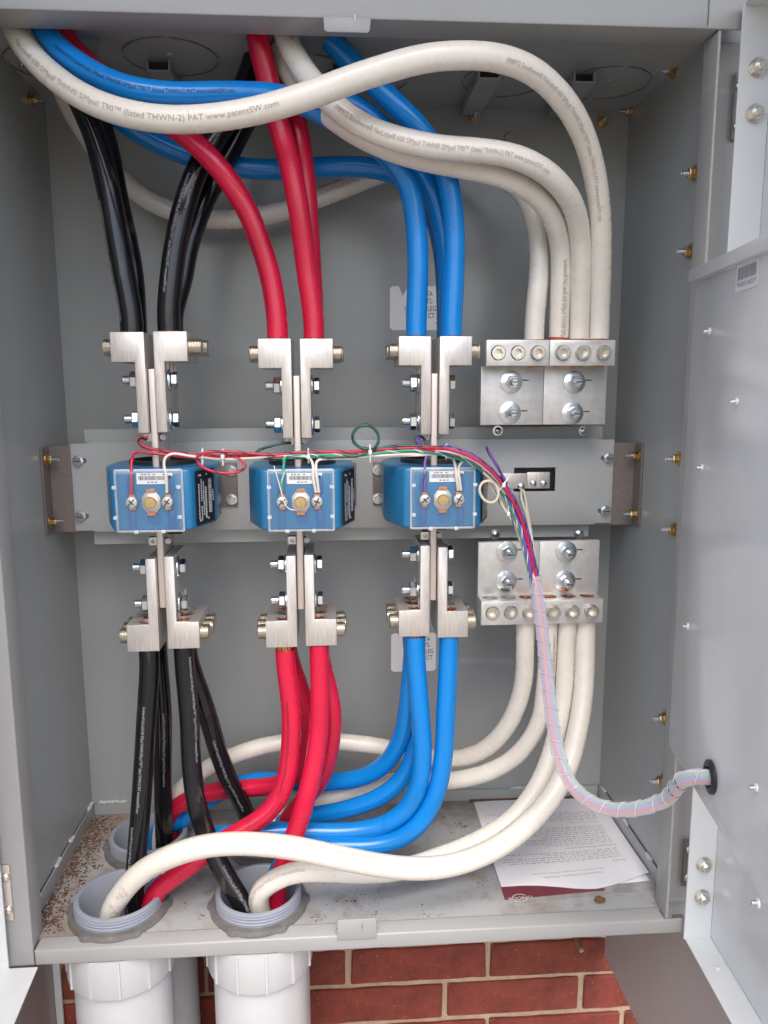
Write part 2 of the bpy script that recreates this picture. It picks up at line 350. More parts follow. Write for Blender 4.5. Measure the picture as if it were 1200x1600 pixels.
fl.materials.clear(); fl.materials.append(FLOORM)
flo = bpy.data.objects.new('floor_pan', fl); COL.objects.link(flo); flo.parent = cab; flo.location = -WL[cab]; WL[flo] = Vector((0, 0, 0))
# upturned flange of the floor pan along the walls
for a in ((-WX + .0006, -WX + .0036, .03, YB - .004), (WX - .0036, WX - .0006, .03, YB - .004)):
    MB().box(a[0], a[1], a[2], a[3], ZF + .0003, ZF + .026).build('floor_flange', PAINT_IN, cab, .0008, 1)
MB().box(-WX + .004, WX - .004, YB - .0036, YB - .0006, ZF + .0003, ZF + .022).build('floor_flange', PAINT_IN, cab, .0008, 1)
# rust along the rear edge of the floor
mb = MB(); x = .22
while x < .455:
    l = random.uniform(.02, .05); mb.box(x, x + l, YB - .009 - random.uniform(0, .004), YB - .0038, ZF + .0002, ZF + random.uniform(.002, .006)); x += l * .96
o = mb.build('rust_line', RUST, cab, .0008, 1)
# front frame: flat face, then a lip that returns inwards
FX = .50; HX, Z0, Z1 = .45, 0.0, 1.1995; T = .0042
def frame_piece(name, polys):
    mb = MB()
    for fr_, bk in polys: mb.hull8(fr_, bk)
    return mb.build(name, PAINT, cab, .0018, 3)
def quadbox(p0, p1, p2, p3, nrm):
    n = Vector(nrm) * T; P = [Vector(q) for q in (p0, p1, p2, p3)]; return (P, [q + n for q in P])
ZB, ZT = -.022, 1.30
mitre = .0007
fb = frame_piece('frame_bottom', [quadbox((-.4485, .0, ZB), (FX, .0, ZB), (FX, .0, Z0), (-.4485, .0, Z0), (0, 1, 0)),
                                  quadbox((-HX + mitre, .0002, Z0), (HX - mitre, .0002, Z0), (HX - .004, .022, Z0 + .005), (-HX + .004, .022, Z0 + .005), (0, 0, -1))])
ft = frame_piece('frame_top', [quadbox((-FX, .0, Z1), (.4355, .0, Z1), (.4355, .0, ZT), (-FX, .0, ZT), (0, 1, 0)),
                               quadbox((.4362, .0, Z1), (FX, .0, Z1), (FX, .0, ZT), (.4362, .0, ZT), (0, 1, 0)),
                               quadbox((-HX + mitre, .0002, Z1), (HX - mitre, .0002, Z1), (HX - .002, .05, Z1), (-HX + .002, .05, Z1), (0, 0, 1))])
for s_ in (-1, 1):
    frame_piece('frame_side', [quadbox(*[(s_ * x, 0 if s_ < 0 else .034, z) for x, z in ((HX + (0 if s_ < 0 else .0045), Z0 - (.022 if s_ < 0 else 0)), (FX, Z0 - (.022 if s_ < 0 else 0)), (FX, Z1 - .0005), (HX + (0 if s_ < 0 else .0045), Z1 - .0005))], (0, 1, 0)),
                               quadbox((s_ * HX, .0003, Z0 + mitre), (s_ * HX, .0003, Z1 - mitre), (s_ * (HX - .0015), .036, Z1 - .002), (s_ * (HX - .0015), .036, Z0 + .007), (s_, 0, 0))])
MB().box(-FX, FX, .0045, YB + .012, ZT - .06, ZT - .0585).build('top_cover', PAINT, cab)
# catch tabs, coplanar with the face, lapping the lip
a, b = at(505, 30, 0), at(580, 53, 0)
MB().prism([(a.x, Z1 + .001), (b.x, Z1 + .001), (b.x - .002, b.z + .002), (b.x - .004, b.z), (a.x + .004, b.z), (a.x + .001, b.z + .002)], 'y', -.0028, -.0006).build('catch_tab', PAINT, cab, .0008, 2)
a, b = at(527, 1460, 0), at(588, 1433, 0)
MB().prism([(a.x, Z0 - .004), (b.x, Z0 - .004), (b.x, b.z - .002), (b.x - .003, b.z), (a.x + .003, b.z), (a.x, b.z - .002)], 'y', -.0028, -.0006).build('catch_tab', PAINT, cab, .0008, 2)
# small marks on the tabs
mb = MB(); mb.box(at(553, 12, 0).x, at(553, 12, 0).x + .002, -.0036, -.0029, at(0, 22, 0).z, at(0, 9, 0).z); mb.build('pin', GALV, cab)
mb = MB(); q = at(565, 1450, 0); mb.box(q.x, q.x + .0018, -.0036, -.0029, q.z, q.z + .008); mb.build('pin', GALV, cab)
# weld blobs along the floor seams
def blob(p, d, n, r):
    mb = MB(); p = Vector(p); d = Vector(d)
    for i in range(n):
        c = p + d * i / n + Vector((random.uniform(-1, 1), random.uniform(-1, 1), random.uniform(-1, 1))) * r * .25
        rr = r * random.uniform(.7, 1.15); mb.lathe([(0, -rr)] + [(rr * math.cos(t), rr * math.sin(t)) for t in (-.9, -.3, .3, .9)] + [(0, rr)], c, (0, 0, 1), 8)
    return mb.build('weld_bead', SEAL, cab, smooth=80)
for Yw, L in ((.055, .03), (.15, .022), (.315, .03), (.22, .012)): blob((-WX + .002, Yw, ZF + .026), (0, L, 0), 7, .0034)
for Yw, L in ((.10, .02), (.2, .016), (.31, .02)): blob((WX - .002, Yw, ZF + .026), (0, L, 0), 6, .0032)
blob((-.455, YB - .002, ZF + .024), (.05, 0, 0), 10, .004); blob((.30, YB - .002, ZF + .023), (.03, 0, 0), 7, .0035)
# dark seam lines of the floor pan flange
for s_ in (-1, 1): MB().box(s_ * WX - (.0 if s_ > 0 else -.0002) - (.0008 if s_ > 0 else 0), s_ * WX + (.0008 if s_ < 0 else -.0002), .04, .33, ZF + .0262, ZF + .0272).build('floor_seam', BLACKP, cab)
# knockouts pressed into the ceiling
for x, y, r in ((-.41, .2, .06), (-.24, .17, .062), (.03, .23, .06), (.235, .225, .062), (.39, .225, .062), (-.05, .2, .05)):
    mb = MB(); n = 40
    for k in range(0, n):
        if k % 10 == 0: continue
        a0, a1 = 2 * math.pi * k / n, 2 * math.pi * (k + 1) / n
        mb.add([(x + math.cos(a) * rr, y + math.sin(a) * rr, ZC - .0009 - h) for h in (0, .0008) for a, rr in ((a0, r), (a1, r), (a1, r + .0022), (a0, r + .0022))],
               [(0, 1, 2, 3), (7, 6, 5, 4), (0, 4, 5, 1), (1, 5, 6, 2), (2, 6, 7, 3), (3, 7, 4, 0)])
    k_ = mb.build('knockout', GROOVE, cab, smooth=0)
    MB().lathe([(.0, 0), (.006, .0), (.005, -.0022), (0, -.003)], (x, y - .01, ZC - .0005), (0, 0, 1), 12).build('dimple', PAINT_IN, k_)
# strap channels under the ceiling
for px, py in ((247, 106), (765, 118), (914, 124), (535, 112)):
    p = atz(px, py, ZC - .012); x0 = p.x - .016; y0 = p.y; mb = MB()
    mb.box(x0, x0 + .032, y0, YB - .02, ZC - .0165, ZC - .014); mb.box(x0, x0 + .0025, y0 + .0004, YB - .02, ZC - .0138, ZC - .0004); mb.box(x0 + .0295, x0 + .032, y0 + .0004, YB - .02, ZC - .0138, ZC - .0004)
    c_ = mb.build('hanger_channel', PAINT_IN, cab, .0006, 1)
    MB().box(x0 + .003, x0 + .029, y0 + .012, y0 + .014, ZC - .0136, ZC - .0008).build('channel_shade', BLACKP, c_)  # black sheet standing in for the shade inside the hollow channel
    MB().lathe([(.0, 0), (.006, 0), (.006, .005), (.004, .005), (.004, .013), (0, .0135)], (x0 + .02, YB - .045, ZC - .017), (0, 0, -1), 8).build('channel_bolt', ZINC, c_)

# ---- shared hardware meshes
def thread_prof(r, L, pitch, t0=0):
    pr = [(0, t0)]; t = t0
    while t < t0 + L - pitch * .5: pr += [(r * .87, t), (r, t + pitch * .45), (r, t + pitch * .6)]; t += pitch
    return pr + [(r * .87, t), (r * .8, t0 + L), (0, t0 + L)]
def hex_prof(af, h, t0=0):
    r = af / 2 / math.cos(math.pi / 6); return [(0, t0), (r * .93, t0), (r, t0 + h * .12), (r, t0 + h * .85), (r * .9, t0 + h), (0, t0 + h)]
def wallnut(p, axis, parent, scale=1.0, nutm=GOLD, studm=ZINC, name='bolt'):
    p = Vector(p); ax = Vector(axis).normalized(); s = scale
    b = MB().lathe(thread_prof(.0036 * s, .019 * s, .0013 * s), p, ax, 12).build(name, studm, parent)
    MB().lathe([(0, 0), (.0105 * s, 0), (.0105 * s, .0016 * s), (0, .0016 * s)], p + ax * .0005, ax, 20).build('washer', nutm, b)
    MB().lathe(hex_prof(.0125 * s, .008 * s), p + ax * .0021, ax, 6, random.random()).build('nut', nutm, b, smooth=25)
    return b
for px, py in ((1054, 111), (988, 174), (1087, 271), (1080, 393), (1061, 717), (1055, 827), (1040, 1122), (1036, 1220)):
    p = atx(px, py, WX); wallnut((WX - .0005, min(p.y, YB - .012), p.z), (-1, 0, 0), cab, .95)
p = atx(47, 156, -WX); wallnut((-WX + .0005, p.y, p.z), (1, 0, 0), cab, .95)
for px, py in ((741, 182), (941, 190)):
    p = at(px, py, YB); wallnut((p.x, YB - .0005, p.z), (0, -1, 0), cab, .95)
for px, py in ((34, 100), (464, 48)):
    p = atz(px, py, ZC); MB().lathe([(0, 0), (.004, 0), (.003, .004), (0, .005)], (p.x, p.y, ZC - .0004), (0, 0, -1), 12).build('rivet', ZINC, cab)
p = at(512, 108, YB); MB().lathe([(0, 0), (.004, 0), (.003, .004), (0, .005)], (p.x, YB - .0005, p.z), (0, -1, 0), 12).build('rivet', ZINC, cab)
p = at(797, 217, YB); MB().lathe([(0, 0), (.011, 0), (.009, .003), (0, .0035)], (p.x, YB - .0005, p.z), (0, -1, 0), 20).build('pressed_stud', PAINT_IN, cab)
# hinge leaves
def hinge(x0, x1, zc, h, metal, y=0):
    hb = MB().box(x0, x1, y - .0042, y - .0007, zc - h / 2, zc + h / 2).build('hinge_leaf', metal, cab, .001, 2)
    for dz in (-.3, .3): MB().lathe([(.0062, 0), (.0058, .002), (.004, .0036), (0, .0042)], ((x0 + x1) / 2 + .001, y - .0043, zc + dz * h), (0, -1, 0), 16).build('rivet', STEEL, hb)
z0, z1 = at(1148, 115, .033).z, at(1148, 220, .033).z
hinge(at(1143, 170, .033).x, .4985, (z0 + z1) / 2, abs(z1 - z0), GALV, .033)
z0, z1 = at(1075, 1310, .033).z, at(1075, 1382, .033).z; hinge(at(1066, 1340, .033).x, .4985, (z0 + z1) / 2, abs(z1 - z0), BROWN, .033)
z0, z1 = at(10, 1350, 0).z, at(10, 1436, 0).z; hinge(-.4835, at(20, 1400, 0).x, (z0 + z1) / 2, abs(z1 - z0), TIN)

# ---- doors
def door(sgn, fl_in, fl_out, bot_in, zb, zt):
    """open door: pan with a hinge-side flange that faces the viewer and a bottom flange"""
    Yh = -.012; L = .47; dx = -.062 * sgn
    def sx(y): return sgn * fl_out + dx * (Yh - y) * 1.0
    T_ = .0022; mb = MB()
    mb.hull8([(sgn * fl_in, Yh, zb), (sgn * fl_out, Yh, zb), (sgn * fl_out, Yh, zt), (sgn * fl_in, Yh, zt)],
             [(sgn * fl_in, Yh + T_, zb), (sgn * fl_out, Yh + T_, zb), (sgn * fl_out, Yh + T_, zt), (sgn * fl_in, Yh + T_, zt)])
    y1 = Yh - L; y0 = Yh + .0006
    mb.hull8([(sx(y0), y0, zb), (sx(y1), y1, zb), (sx(y1), y1, zt), (sx(y0), y0, zt)],
             [(sx(y0) + sgn * T_, y0, zb), (sx(y1) + sgn * T_, y1, zb), (sx(y1) + sgn * T_, y1, zt), (sx(y0) + sgn * T_, y0, zt)])
    w_ = fl_out - bot_in
    for z in (zb, zt):
        e = .002 if z == zb else -.002
        mb.hull8([(sx(y0) - sgn * w_, y0 - .0005, z), (sx(y0) - sgn * .0002, y0 - .0005, z), (sx(y1) - sgn * .0002, y1, z), (sx(y1) - sgn * w_, y1, z)],
                 [(sx(y0) - sgn * w_, y0 - .0005, z + e), (sx(y0) - sgn * .0002, y0 - .0005, z + e), (sx(y1) - sgn * .0002, y1, z + e), (sx(y1) - sgn * w_, y1, z + e)])
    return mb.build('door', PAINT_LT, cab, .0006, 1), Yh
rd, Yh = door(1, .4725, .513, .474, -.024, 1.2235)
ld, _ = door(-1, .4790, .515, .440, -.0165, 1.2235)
for px, py in ((1183, 106), (1178, 178), (1099, 1350), (1096, 1400)):
    p = at(px, py, Yh); b = MB().lathe([(0, 0), (.0058, 0), (.0058, .011), (.004, .0125), (0, .0125)], (p.x, Yh - .0004, p.z), (0, -1, 0), 14).build('bolt', STEEL, rd)
    MB().lathe([(.0062, 0), (.0105, 0), (.0112, .001), (.0112, .0016), (.0062, .0016)], (p.x, Yh - .0006, p.z), (0, -1, 0), 20).build('washer', STEEL, b)
    MB().lathe(hex_prof(.0175, .0068), (p.x, Yh - .0022, p.z), (0, -1, 0), 6, .3).build('nut', STEEL, b, smooth=25)
p = atz(1121, 1513, -.022); MB().lathe([(.005, 0), (.004, .002), (0, .0028)], (p.x, p.y, -.0218), (0, 0, 1), 10).build('weld_spot', PAINT_LT, rd)

# ---- inner swing panel on the right
PX0, PY0, PDX = .4275, -.024, .14
def panx(y): return PX0 + PDX * (y - PY0)
PN = Vector((-1, PDX, 0)).normalized()           # towards the left / the viewer
ip = thing('inner_swing_panel', 'flat light grey inner panel swung open at the right of the opening', 'panel', (panx(-.24), -.24, .27))
def pan_pt(px, py):
    d = ray(px, py); P0 = Vector((PX0, PY0, 0)); return CP + d * ((P0 - CP).dot(PN) / d.dot(PN))
pz0, pz1, pye = .272, .897, -.46
hole = pan_pt(1112, 1214)
pm = MB().hull8([(panx(PY0), PY0, pz0 + .012), (panx(pye), pye, pz0), (panx(pye), pye, pz1), (panx(PY0), PY0, pz1)],
                [Vector(q) - PN * .0025 for q in ((panx(PY0), PY0, pz0 + .012), (panx(pye), pye, pz0), (panx(pye), pye, pz1), (panx(PY0), PY0, pz1))])
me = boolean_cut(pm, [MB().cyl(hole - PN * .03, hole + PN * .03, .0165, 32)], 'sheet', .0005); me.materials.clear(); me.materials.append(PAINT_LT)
o = bpy.data.objects.new('sheet', me); COL.objects.link(o); o.parent = ip; o.location = -WL[ip]; WL[o] = Vector((0, 0, 0))
# folded flange along its top
tq = [(panx(PY0), PY0, pz1 + .0004), (panx(pye), pye, pz1 + .0004), (panx(pye), pye, pz1 + .0155), (panx(PY0), PY0, pz1 + .0155)]
MB().hull8([Vector(q) + PN * .009 for q in tq], [Vector(q) - PN * .002 for q in tq]).build('top_flange', PAINT_LT, ip, .001, 2)
MB().lathe([(.0115, -.004), (.0115, .004), (.0135, .0055), (.0195, .0035), (.0195, .0008), (.0163, .0006), (.0163, -.004), (.0115, -.004)], hole, PN, 32).build('grommet', BLACKP, ip)
for px, py in ((1110, 518), (1152, 628), (1098, 731), (1076, 979), (1183, 1231), (1186, 1411)):
    p = pan_pt(px, py); st = MB().lathe(thread_prof(.0026, .007, .0012), p + PN * .0003, PN, 12).build('stud', ZINC, ip)
    MB().lathe([(0, 0), (.0050, 0), (.0044, .002), (.0028, .0025)], p + PN * .0004, PN, 14).build('stud_base', PAINT_LT, st)
# bar-code sticker
c0 = [pan_pt(*q) for q in ((1150, 458), (1185, 446), (1187.5, 401), (1153, 416))]
MB().hull8([q + PN * .0009 for q in c0], [q + PN * .0003 for q in c0]).build('sticker', LABELW, ip)
U = (c0[1] - c0[0]).normalized(); V = (c0[3] - c0[0]).normalized(); w_ = (c0[1] - c0[0]).length; h_ = (c0[3] - c0[0]).length
mb = MB(); x = w_ * .08
while x < w_ * .9:
    t = random.choice((.0005, .0008, .0013)); mb.add([c0[0] + PN * .0012 + U * a + V * b for a, b in ((x, h_ * .42), (x + t, h_ * .42), (x + t, h_ * .88), (x, h_ * .88))], [(0, 1, 2, 3)]); x += t + random.choice((.0006, .001))
tv, tf = text_mesh('FRNS012602.4', h_ * .17, .9); tw = max(v[0] for v in tv)
mb.add([c0[0] + PN * .0012 + U * (w_ * .07 + x / tw * w_ * .84) + V * (h_ * .17 + y) for x, y in tv], tf)
mb.build('bar_code', INKS, ip, smooth=0)

# ---- taupe side plates beyond the cabinet
sp = thing('side_plate', 'taupe sheet metal side plate below the cabinet, to the right of the bricks', 'metal plate', (.505, .17, -.344), 'side plates under the cabinet')
MB().box(.4985, .5035, -.26, WALLY - .008, -.344, -.030).build('sheet', TAUPE, sp, .0008, 1)
sp2 = thing('side_plate', 'taupe sheet metal side plate below the cabinet, to the left of the white conduits', 'metal plate', (-.566, .17, -.62), 'side plates under the cabinet')
MB().box(-.571, -.566, -.26, WALLY - .008, -.62, -.024).build('sheet', TAUPE, sp2, .0008, 1)
MB().box(-.5655, -.552, WALLY - .0125, WALLY - .008, -.62, -.0245).build('rear_flange', PAINT_LT, sp2, .0008, 1)

# anchor bolt under the cabinet
p = at(905, 1478, WALLY - .03)
ab = thing('anchor_bolt', 'short threaded bolt end poking out of the bricks under the cabinet', 'bolt', (p.x, WALLY, p.z + .01))
MB().lathe(thread_prof(.0055, .05, .0018), (p.x - .004, WALLY + .008, p.z + .016), (.1, -1, -.35), 12).build('stud', RUST, ab)
MB().lathe([(0, 0), (.0052, 0), (.0045, .004), (0, .004)], (p.x + .0007, WALLY - .0385, p.z - .0005), (.1, -1, -.35), 12).build('stud_tip', GALV, ab)

# ================================================================== CONDUITS
which = ['front, at the left end of the cabinet floor', 'front, second from the left', 'rear, behind the front left one', 'rear, behind the front right one']
for (x, y), wh in zip(CONDUITS, which):
    c = thing('conduit', 'white plastic conduit with grey threaded end, ' + wh, 'conduit', (x, y, -.85), 'conduits entering the cabinet floor')
    MB().lathe([(.0635, -.845), (.0705, -.845), (.0705, -.05), (.0635, -.05), (.0635, -.845)], (x, y, 0), (0, 0, 1), 48).build('pipe', PVC, c)
    ad = MB().lathe([(.0708, -.085), (.0765, -.085), (.0785, -.081), (.0785, -.0235), (.06, -.0235), (.06, -.049), (.0708, -.049), (.0708, -.085)], (x, y, 0), (0, 0, 1), 48).build('adapter', PVC, c)
    for k in range(12):
        a = 2 * math.pi * k / 12 + .2; ca, sa = math.cos(a), math.sin(a); mb = MB()
        mb.hull8([(x + ca * .078 - sa * e, y + sa * .078 + ca * e, z) for e, z in ((-.002, -.083), (.002, -.083), (.002, -.0237), (-.002, -.0237))],
                 [(x + ca * .0805 - sa * e, y + sa * .0805 + ca * e, z) for e, z in ((-.0016, -.082), (.0016, -.082), (.0016, -.0237), (-.0016, -.0237))])
        mb.build('rib', PVC, ad)
    pr = [(.0545, -.09), (.0585, -.09)]; z = -.022
    pr += [(.0588, z)]
    z = ZF + .004
    pr += [(.0588, z)]
    while z < .0245: pr += [(.0612, z), (.0638, z + .0018), (.0638, z + .0028), (.0612, z + .0044)]; z += .0048
    pr += [(.0632, z), (.0632, z + .002), (.062, z + .0028), (.0565, z + .0028), (.0552, z + .001), (.0545, -.09)]
    MB().lathe(pr, (x, y, 0), (0, 0, 1), 56).build('threaded_end', PVCG, c)
    mb = MB(); n = 72; v = []; prn = []
    for k in range(n):
        a = 2 * math.pi * k / n; ro = .0765 if (k % 12) in (0, 1) else .0725
        v.append((math.cos(a), math.sin(a), ro))
    vs_ = [(x + c_ * .0642, y + s_ * .0642, ZF + .0004) for c_, s_, r in v] + [(x + c_ * r, y + s_ * r, ZF + .0004) for c_, s_, r in v] + [(x + c_ * (r - .001), y + s_ * (r - .001), ZF + .0075) for c_, s_, r in v] + [(x + c_ * .0642, y + s_ * .0642, ZF + .0085) for c_, s_, r in v]
    fs_ = [(q * n + k, q * n + (k + 1) % n, ((q + 1) % 4) * n + (k + 1) % n, ((q + 1) % 4) * n + k) for q in range(4) for k in range(n)]
    mb.add(vs_, fs_); mb.build('locknut', LOCK, c, smooth=30)

# ================================================================== MOUNTING PLATE WITH ITS TWO BRACKETS
YP = .24
mp = thing('mounting_plate', 'long grey steel mounting plate spanning the middle of the cabinet', 'metal plate', (0, YP, .53))
zT, zB = .685, .5475
cut = [MB().box(at(803, 740, YP).x, at(868, 740, YP).x, YP - .01, YP + .02, at(0, 778, YP).z, at(0, 739, YP).z)]
slotp = []
for px, py, s_ in ((122, 720, 1), (126, 807, 1), (951, 716, -1), (946, 798, -1)):
    p = at(px, py, YP); slotp.append((p, s_)); q = p + Vector((s_ * .009, 0, 0))
    cut.append(MB().cyl((q.x, YP - .01, q.z), (q.x, YP + .02, q.z), .0042, 12)); cut.append(MB().box(min(p.x, q.x), max(p.x, q.x), YP - .01, YP + .02, p.z - .0042, p.z + .0042))
poly = [(-.433, zB), (-.405, zB), (-.4025, zB - .002), (.4025, zB - .002), (.405, zB), (.431, zB), (.431, zT), (.405, zT), (.4025, zT + .0025), (-.4025, zT + .0025), (-.405, zT), (-.433, zT)]
me = boolean_cut(MB().prism(poly, 'y', YP, YP + .003), cut, 'face_plate', .0005); me.materials.clear(); me.materials.append(PAINT_MP)
o = bpy.data.objects.new('face_plate', me); COL.objects.link(o); o.parent = mp; o.location = -WL[mp]; WL[o] = Vector((0, 0, 0))
MB().box(-.4155, .4165, YP + .016, YP + .019, zT - .02, zT + .0215).build('rear_flange', PAINT_MP, mp, .0006, 1)
MB().box(-.41, .3995, YP + .016, YP + .019, zB - .0255, zB + .02).build('rear_flange', PAINT_MP, mp, .0006, 1)
MB().box(-.40, .40, YP + .0032, YP + .0158, zT - .0008, zT + .0018).build('fold', PAINT_MP, mp, .0005, 1)
MB().box(-.40, .40, YP + .0032, YP + .0158, zB - .0015, zB + .0008).build('fold', PAINT_MP, mp, .0005, 1)
for s_, zb_, zt_ in ((-1, .545, .682), (1, .543, .680)):
    pr = [(s_ * (WX - .0035), .213), (s_ * (WX - .0005), .213), (s_ * (WX - .0005), YP + .0075), (s_ * .40, YP + .0075), (s_ * .40, YP + .0036), (s_ * (WX - .0035), YP + .0036)]
    br = MB().prism(pr, 'z', zb_, zt_).build('angle_bracket', BROWN, mp, .0008, 1)
    for z in (zt_ - .020, zb_ + .021): wallnut((s_ * (WX - .0036), .226, z), (-s_, 0, 0), br, .95)
for p, s_ in slotp:
    sc = MB().lathe(hex_prof(.0125, .0055), (p.x, YP - .0022, p.z), (0, -1, 0), 6, .25).build('hex_screw', ZINC, mp, smooth=25)
    MB().lathe([(0, 0), (.0088, 0), (.0088, .0014), (0, .0014)], (p.x, YP - .0004, p.z), (0, -1, 0), 18).build('washer', ZINC, sc)
    MB().box(p.x - .0045, p.x + .0045, YP - .0081, YP - .0078, p.z - .0006, p.z + .0006).build('slot', BLACKP, sc)
for px, py in ((778, 673), (912, 673), (774, 835), (905, 834)):
    p = at(px, py, YP + .013); sc = MB().lathe([(0, 0), (.0085, 0), (.0085, .0015), (.0055, .0016), (.0055, .0042), (.004, .0055), (0, .0058)], (p.x, YP + .0155, p.z), (0, -1, 0), 18).build('slot_screw', ZINC, mp)
    MB().box(-.0048, .0048, -.0002, .0002, -.0006, .0006).build('slot', BLACKP, sc)
    s2 = sc.children[0]; s2.location = Vector((p.x, YP + .0096, p.z)) - WL[mp]; s2.rotation_euler = (0, R(-40), 0)
    for v in s2.data.vertices: v.co += WL[mp]
# terminal block behind the window of the plate
p = at(835, 760, YP + .006)
tb = thing('ground_terminal', 'small silver terminal block with round screws inside the plate window', 'terminal block', (p.x, YP + .012, p.z - .015))
MB().box(p.x - .034, p.x + .045, YP + .0125, YP + .0155, p.z - .022, p.z + .022).build('recess_plate', BLACKP, tb)
x0, x1, z0, z1 = at(790, 0, YP).x, at(822, 0, YP).x, at(0, 773, YP).z, at(0, 748, YP).z
MB().box(x0, at(823, 760, YP).x, YP - .002, YP + .006, z0, z1).build('left_block', ALU, tb, .001, 2)
MB().box(at(824, 760, YP).x, at(860, 760, YP).x, YP + .004, YP + .010, z0 - .001, z1 + .001).build('right_block', ALU, tb, .001, 2)
for px, py, r, yy in ((834, 756, .0055, .0035), (850, 756, .0055, .0035), (813.5, 760, .0058, -.0025)):
    q = at(px, py, YP); s_ = MB().lathe([(0, 0), (r, 0), (r * .95, .002), (r * .6, .0036), (0, .004)], (q.x, YP + yy, q.z), (0, -1, 0), 16).build('screw', ZINC, tb)
    MB().box(q.x - r * .8, q.x + r * .8, YP + yy - .0045, YP + yy - .0038, q.z - .0005, q.z + .0005).build('slot', BLACKP, s_)
# stickers on the back wall
def back_sticker(l, t, r, b, torn, rows, label):
    A, B = at(l, t, YB - .001), at(r, b, YB - .001); x0, x1, z1, z0 = A.x, B.x, A.z, B.z; c = .004
    poly = [(x0 + c, z0), (x1 - c, z0), (x1, z0 + c), (x1, z1 - c), (x1 - c, z1)]
    if torn: poly += [(x0 + .032, z1), (x0 + .025, z1 - .010), (x0 + .022, z1 - .016), (x0 + .019, z1 - .009), (x0 + .015, z1)]
    poly += [(x0 + c, z1), (x0, z1 - c), (x0, z0 + c)]
    o = MB().prism(poly, 'y', YB - .0011, YB - .0004).build('sticker', LABELG, None, smooth=0); tag(o, label, 'sticker', 'stickers on the back wall')
    mb = MB(); h = z1 - z0
    for px, py, s_, al, cp in rows:
        q = at(px, py, YB - .0012); flat_text(mb, s_, (q.x, YB - .0013, q.z), (1, 0, 0), (0, 0, 1), cp, .72, al, .0002)
    mb.build('lettering', INKK, o, smooth=0); return o
back_sticker(609, 447, 694, 516, True, [(676, 463, 'TA', 'r', .0083), (676.5, 474.5, 'TS-', 'r', .0083), (632, 486, 'C', 'l', .0083), (681, 486, 'LEG', 'r', .0083), (633, 497, 'TO', 'l', .0083), (679, 497, 'D CT', 'r', .0083), (688, 506, '304027', 'r', .0028)],
             'torn white warning sticker on the back wall behind the upper blue cables')
back_sticker(611, 990, 681, 1048, False, [(672, 1001.5, 'TA', 'r', .0083), (672.5, 1011, 'TS-', 'r', .0083), (677, 1020.5, 'LEG', 'r', .0083), (675.5, 1030.5, 'D CT', 'r', .0083)],
             'white warning sticker on the back wall behind the lower blue cables')
exec_marker = 0
# ================================================================== BUS BARS, LUGS
YL = .10; LD = .086; HW, HH, LH, ST = .0455, .040, .1365, .0140
# lug mesh in local coordinates: origin at the inner bottom front corner of an upper lug with head outwards to -x, entry face on top
prof = [(-ST, 0), (0, 0), (0, LH), (-HW, LH), (-HW, LH - HH), (-ST, LH - HH)]
def lug_mesh():
    c = [MB().cyl((-HW / 2 + .0035, .0165 + .0265 * i, LH - HH - .03), (-HW / 2 + .0035, .0165 + .0265 * i, LH + .01), .0122, 24) for i in range(3)]
    return boolean_cut(MB().prism(prof, 'y', 0, LD), c, 'lug_body', .0012)
lug0 = lug_mesh(); lug0.materials.clear(); lug0.materials.append(ALU)
def mirrored(me, sx, sz, name):
    m2 = me.copy(); m2.name = name
    m2.transform(Matrix.Diagonal((sx, 1, sz, 1)))
    if sx * sz < 0: m2.flip_normals()
    return m2
LUGS = {(sx, sz): (lug0 if (sx, sz) == (1, 1) else mirrored(lug0, sx, sz, 'lug_body')) for sx in (1, -1) for sz in (1, -1)}
PH = {'black': (-.2740, 519, 518, 1013, 1010), 'red': (-.0757, 529, 529, 1012, 1011), 'blue': (.1185, 525, 525, 1000, 1003)}
BAR = {'black': (577, 951), 'red': (588, 958), 'blue': (585, 948)}
BT = .0052
ENT = {}
setscrew = MB().lathe(thread_prof(.0118, .028, .0021), (0, 0, 0), (-1, 0, 0), 20).mesh('set_screw', smooth=0); setscrew.materials.append(STEEL)
order = {'black': 'left', 'red': 'middle', 'blue': 'right'}
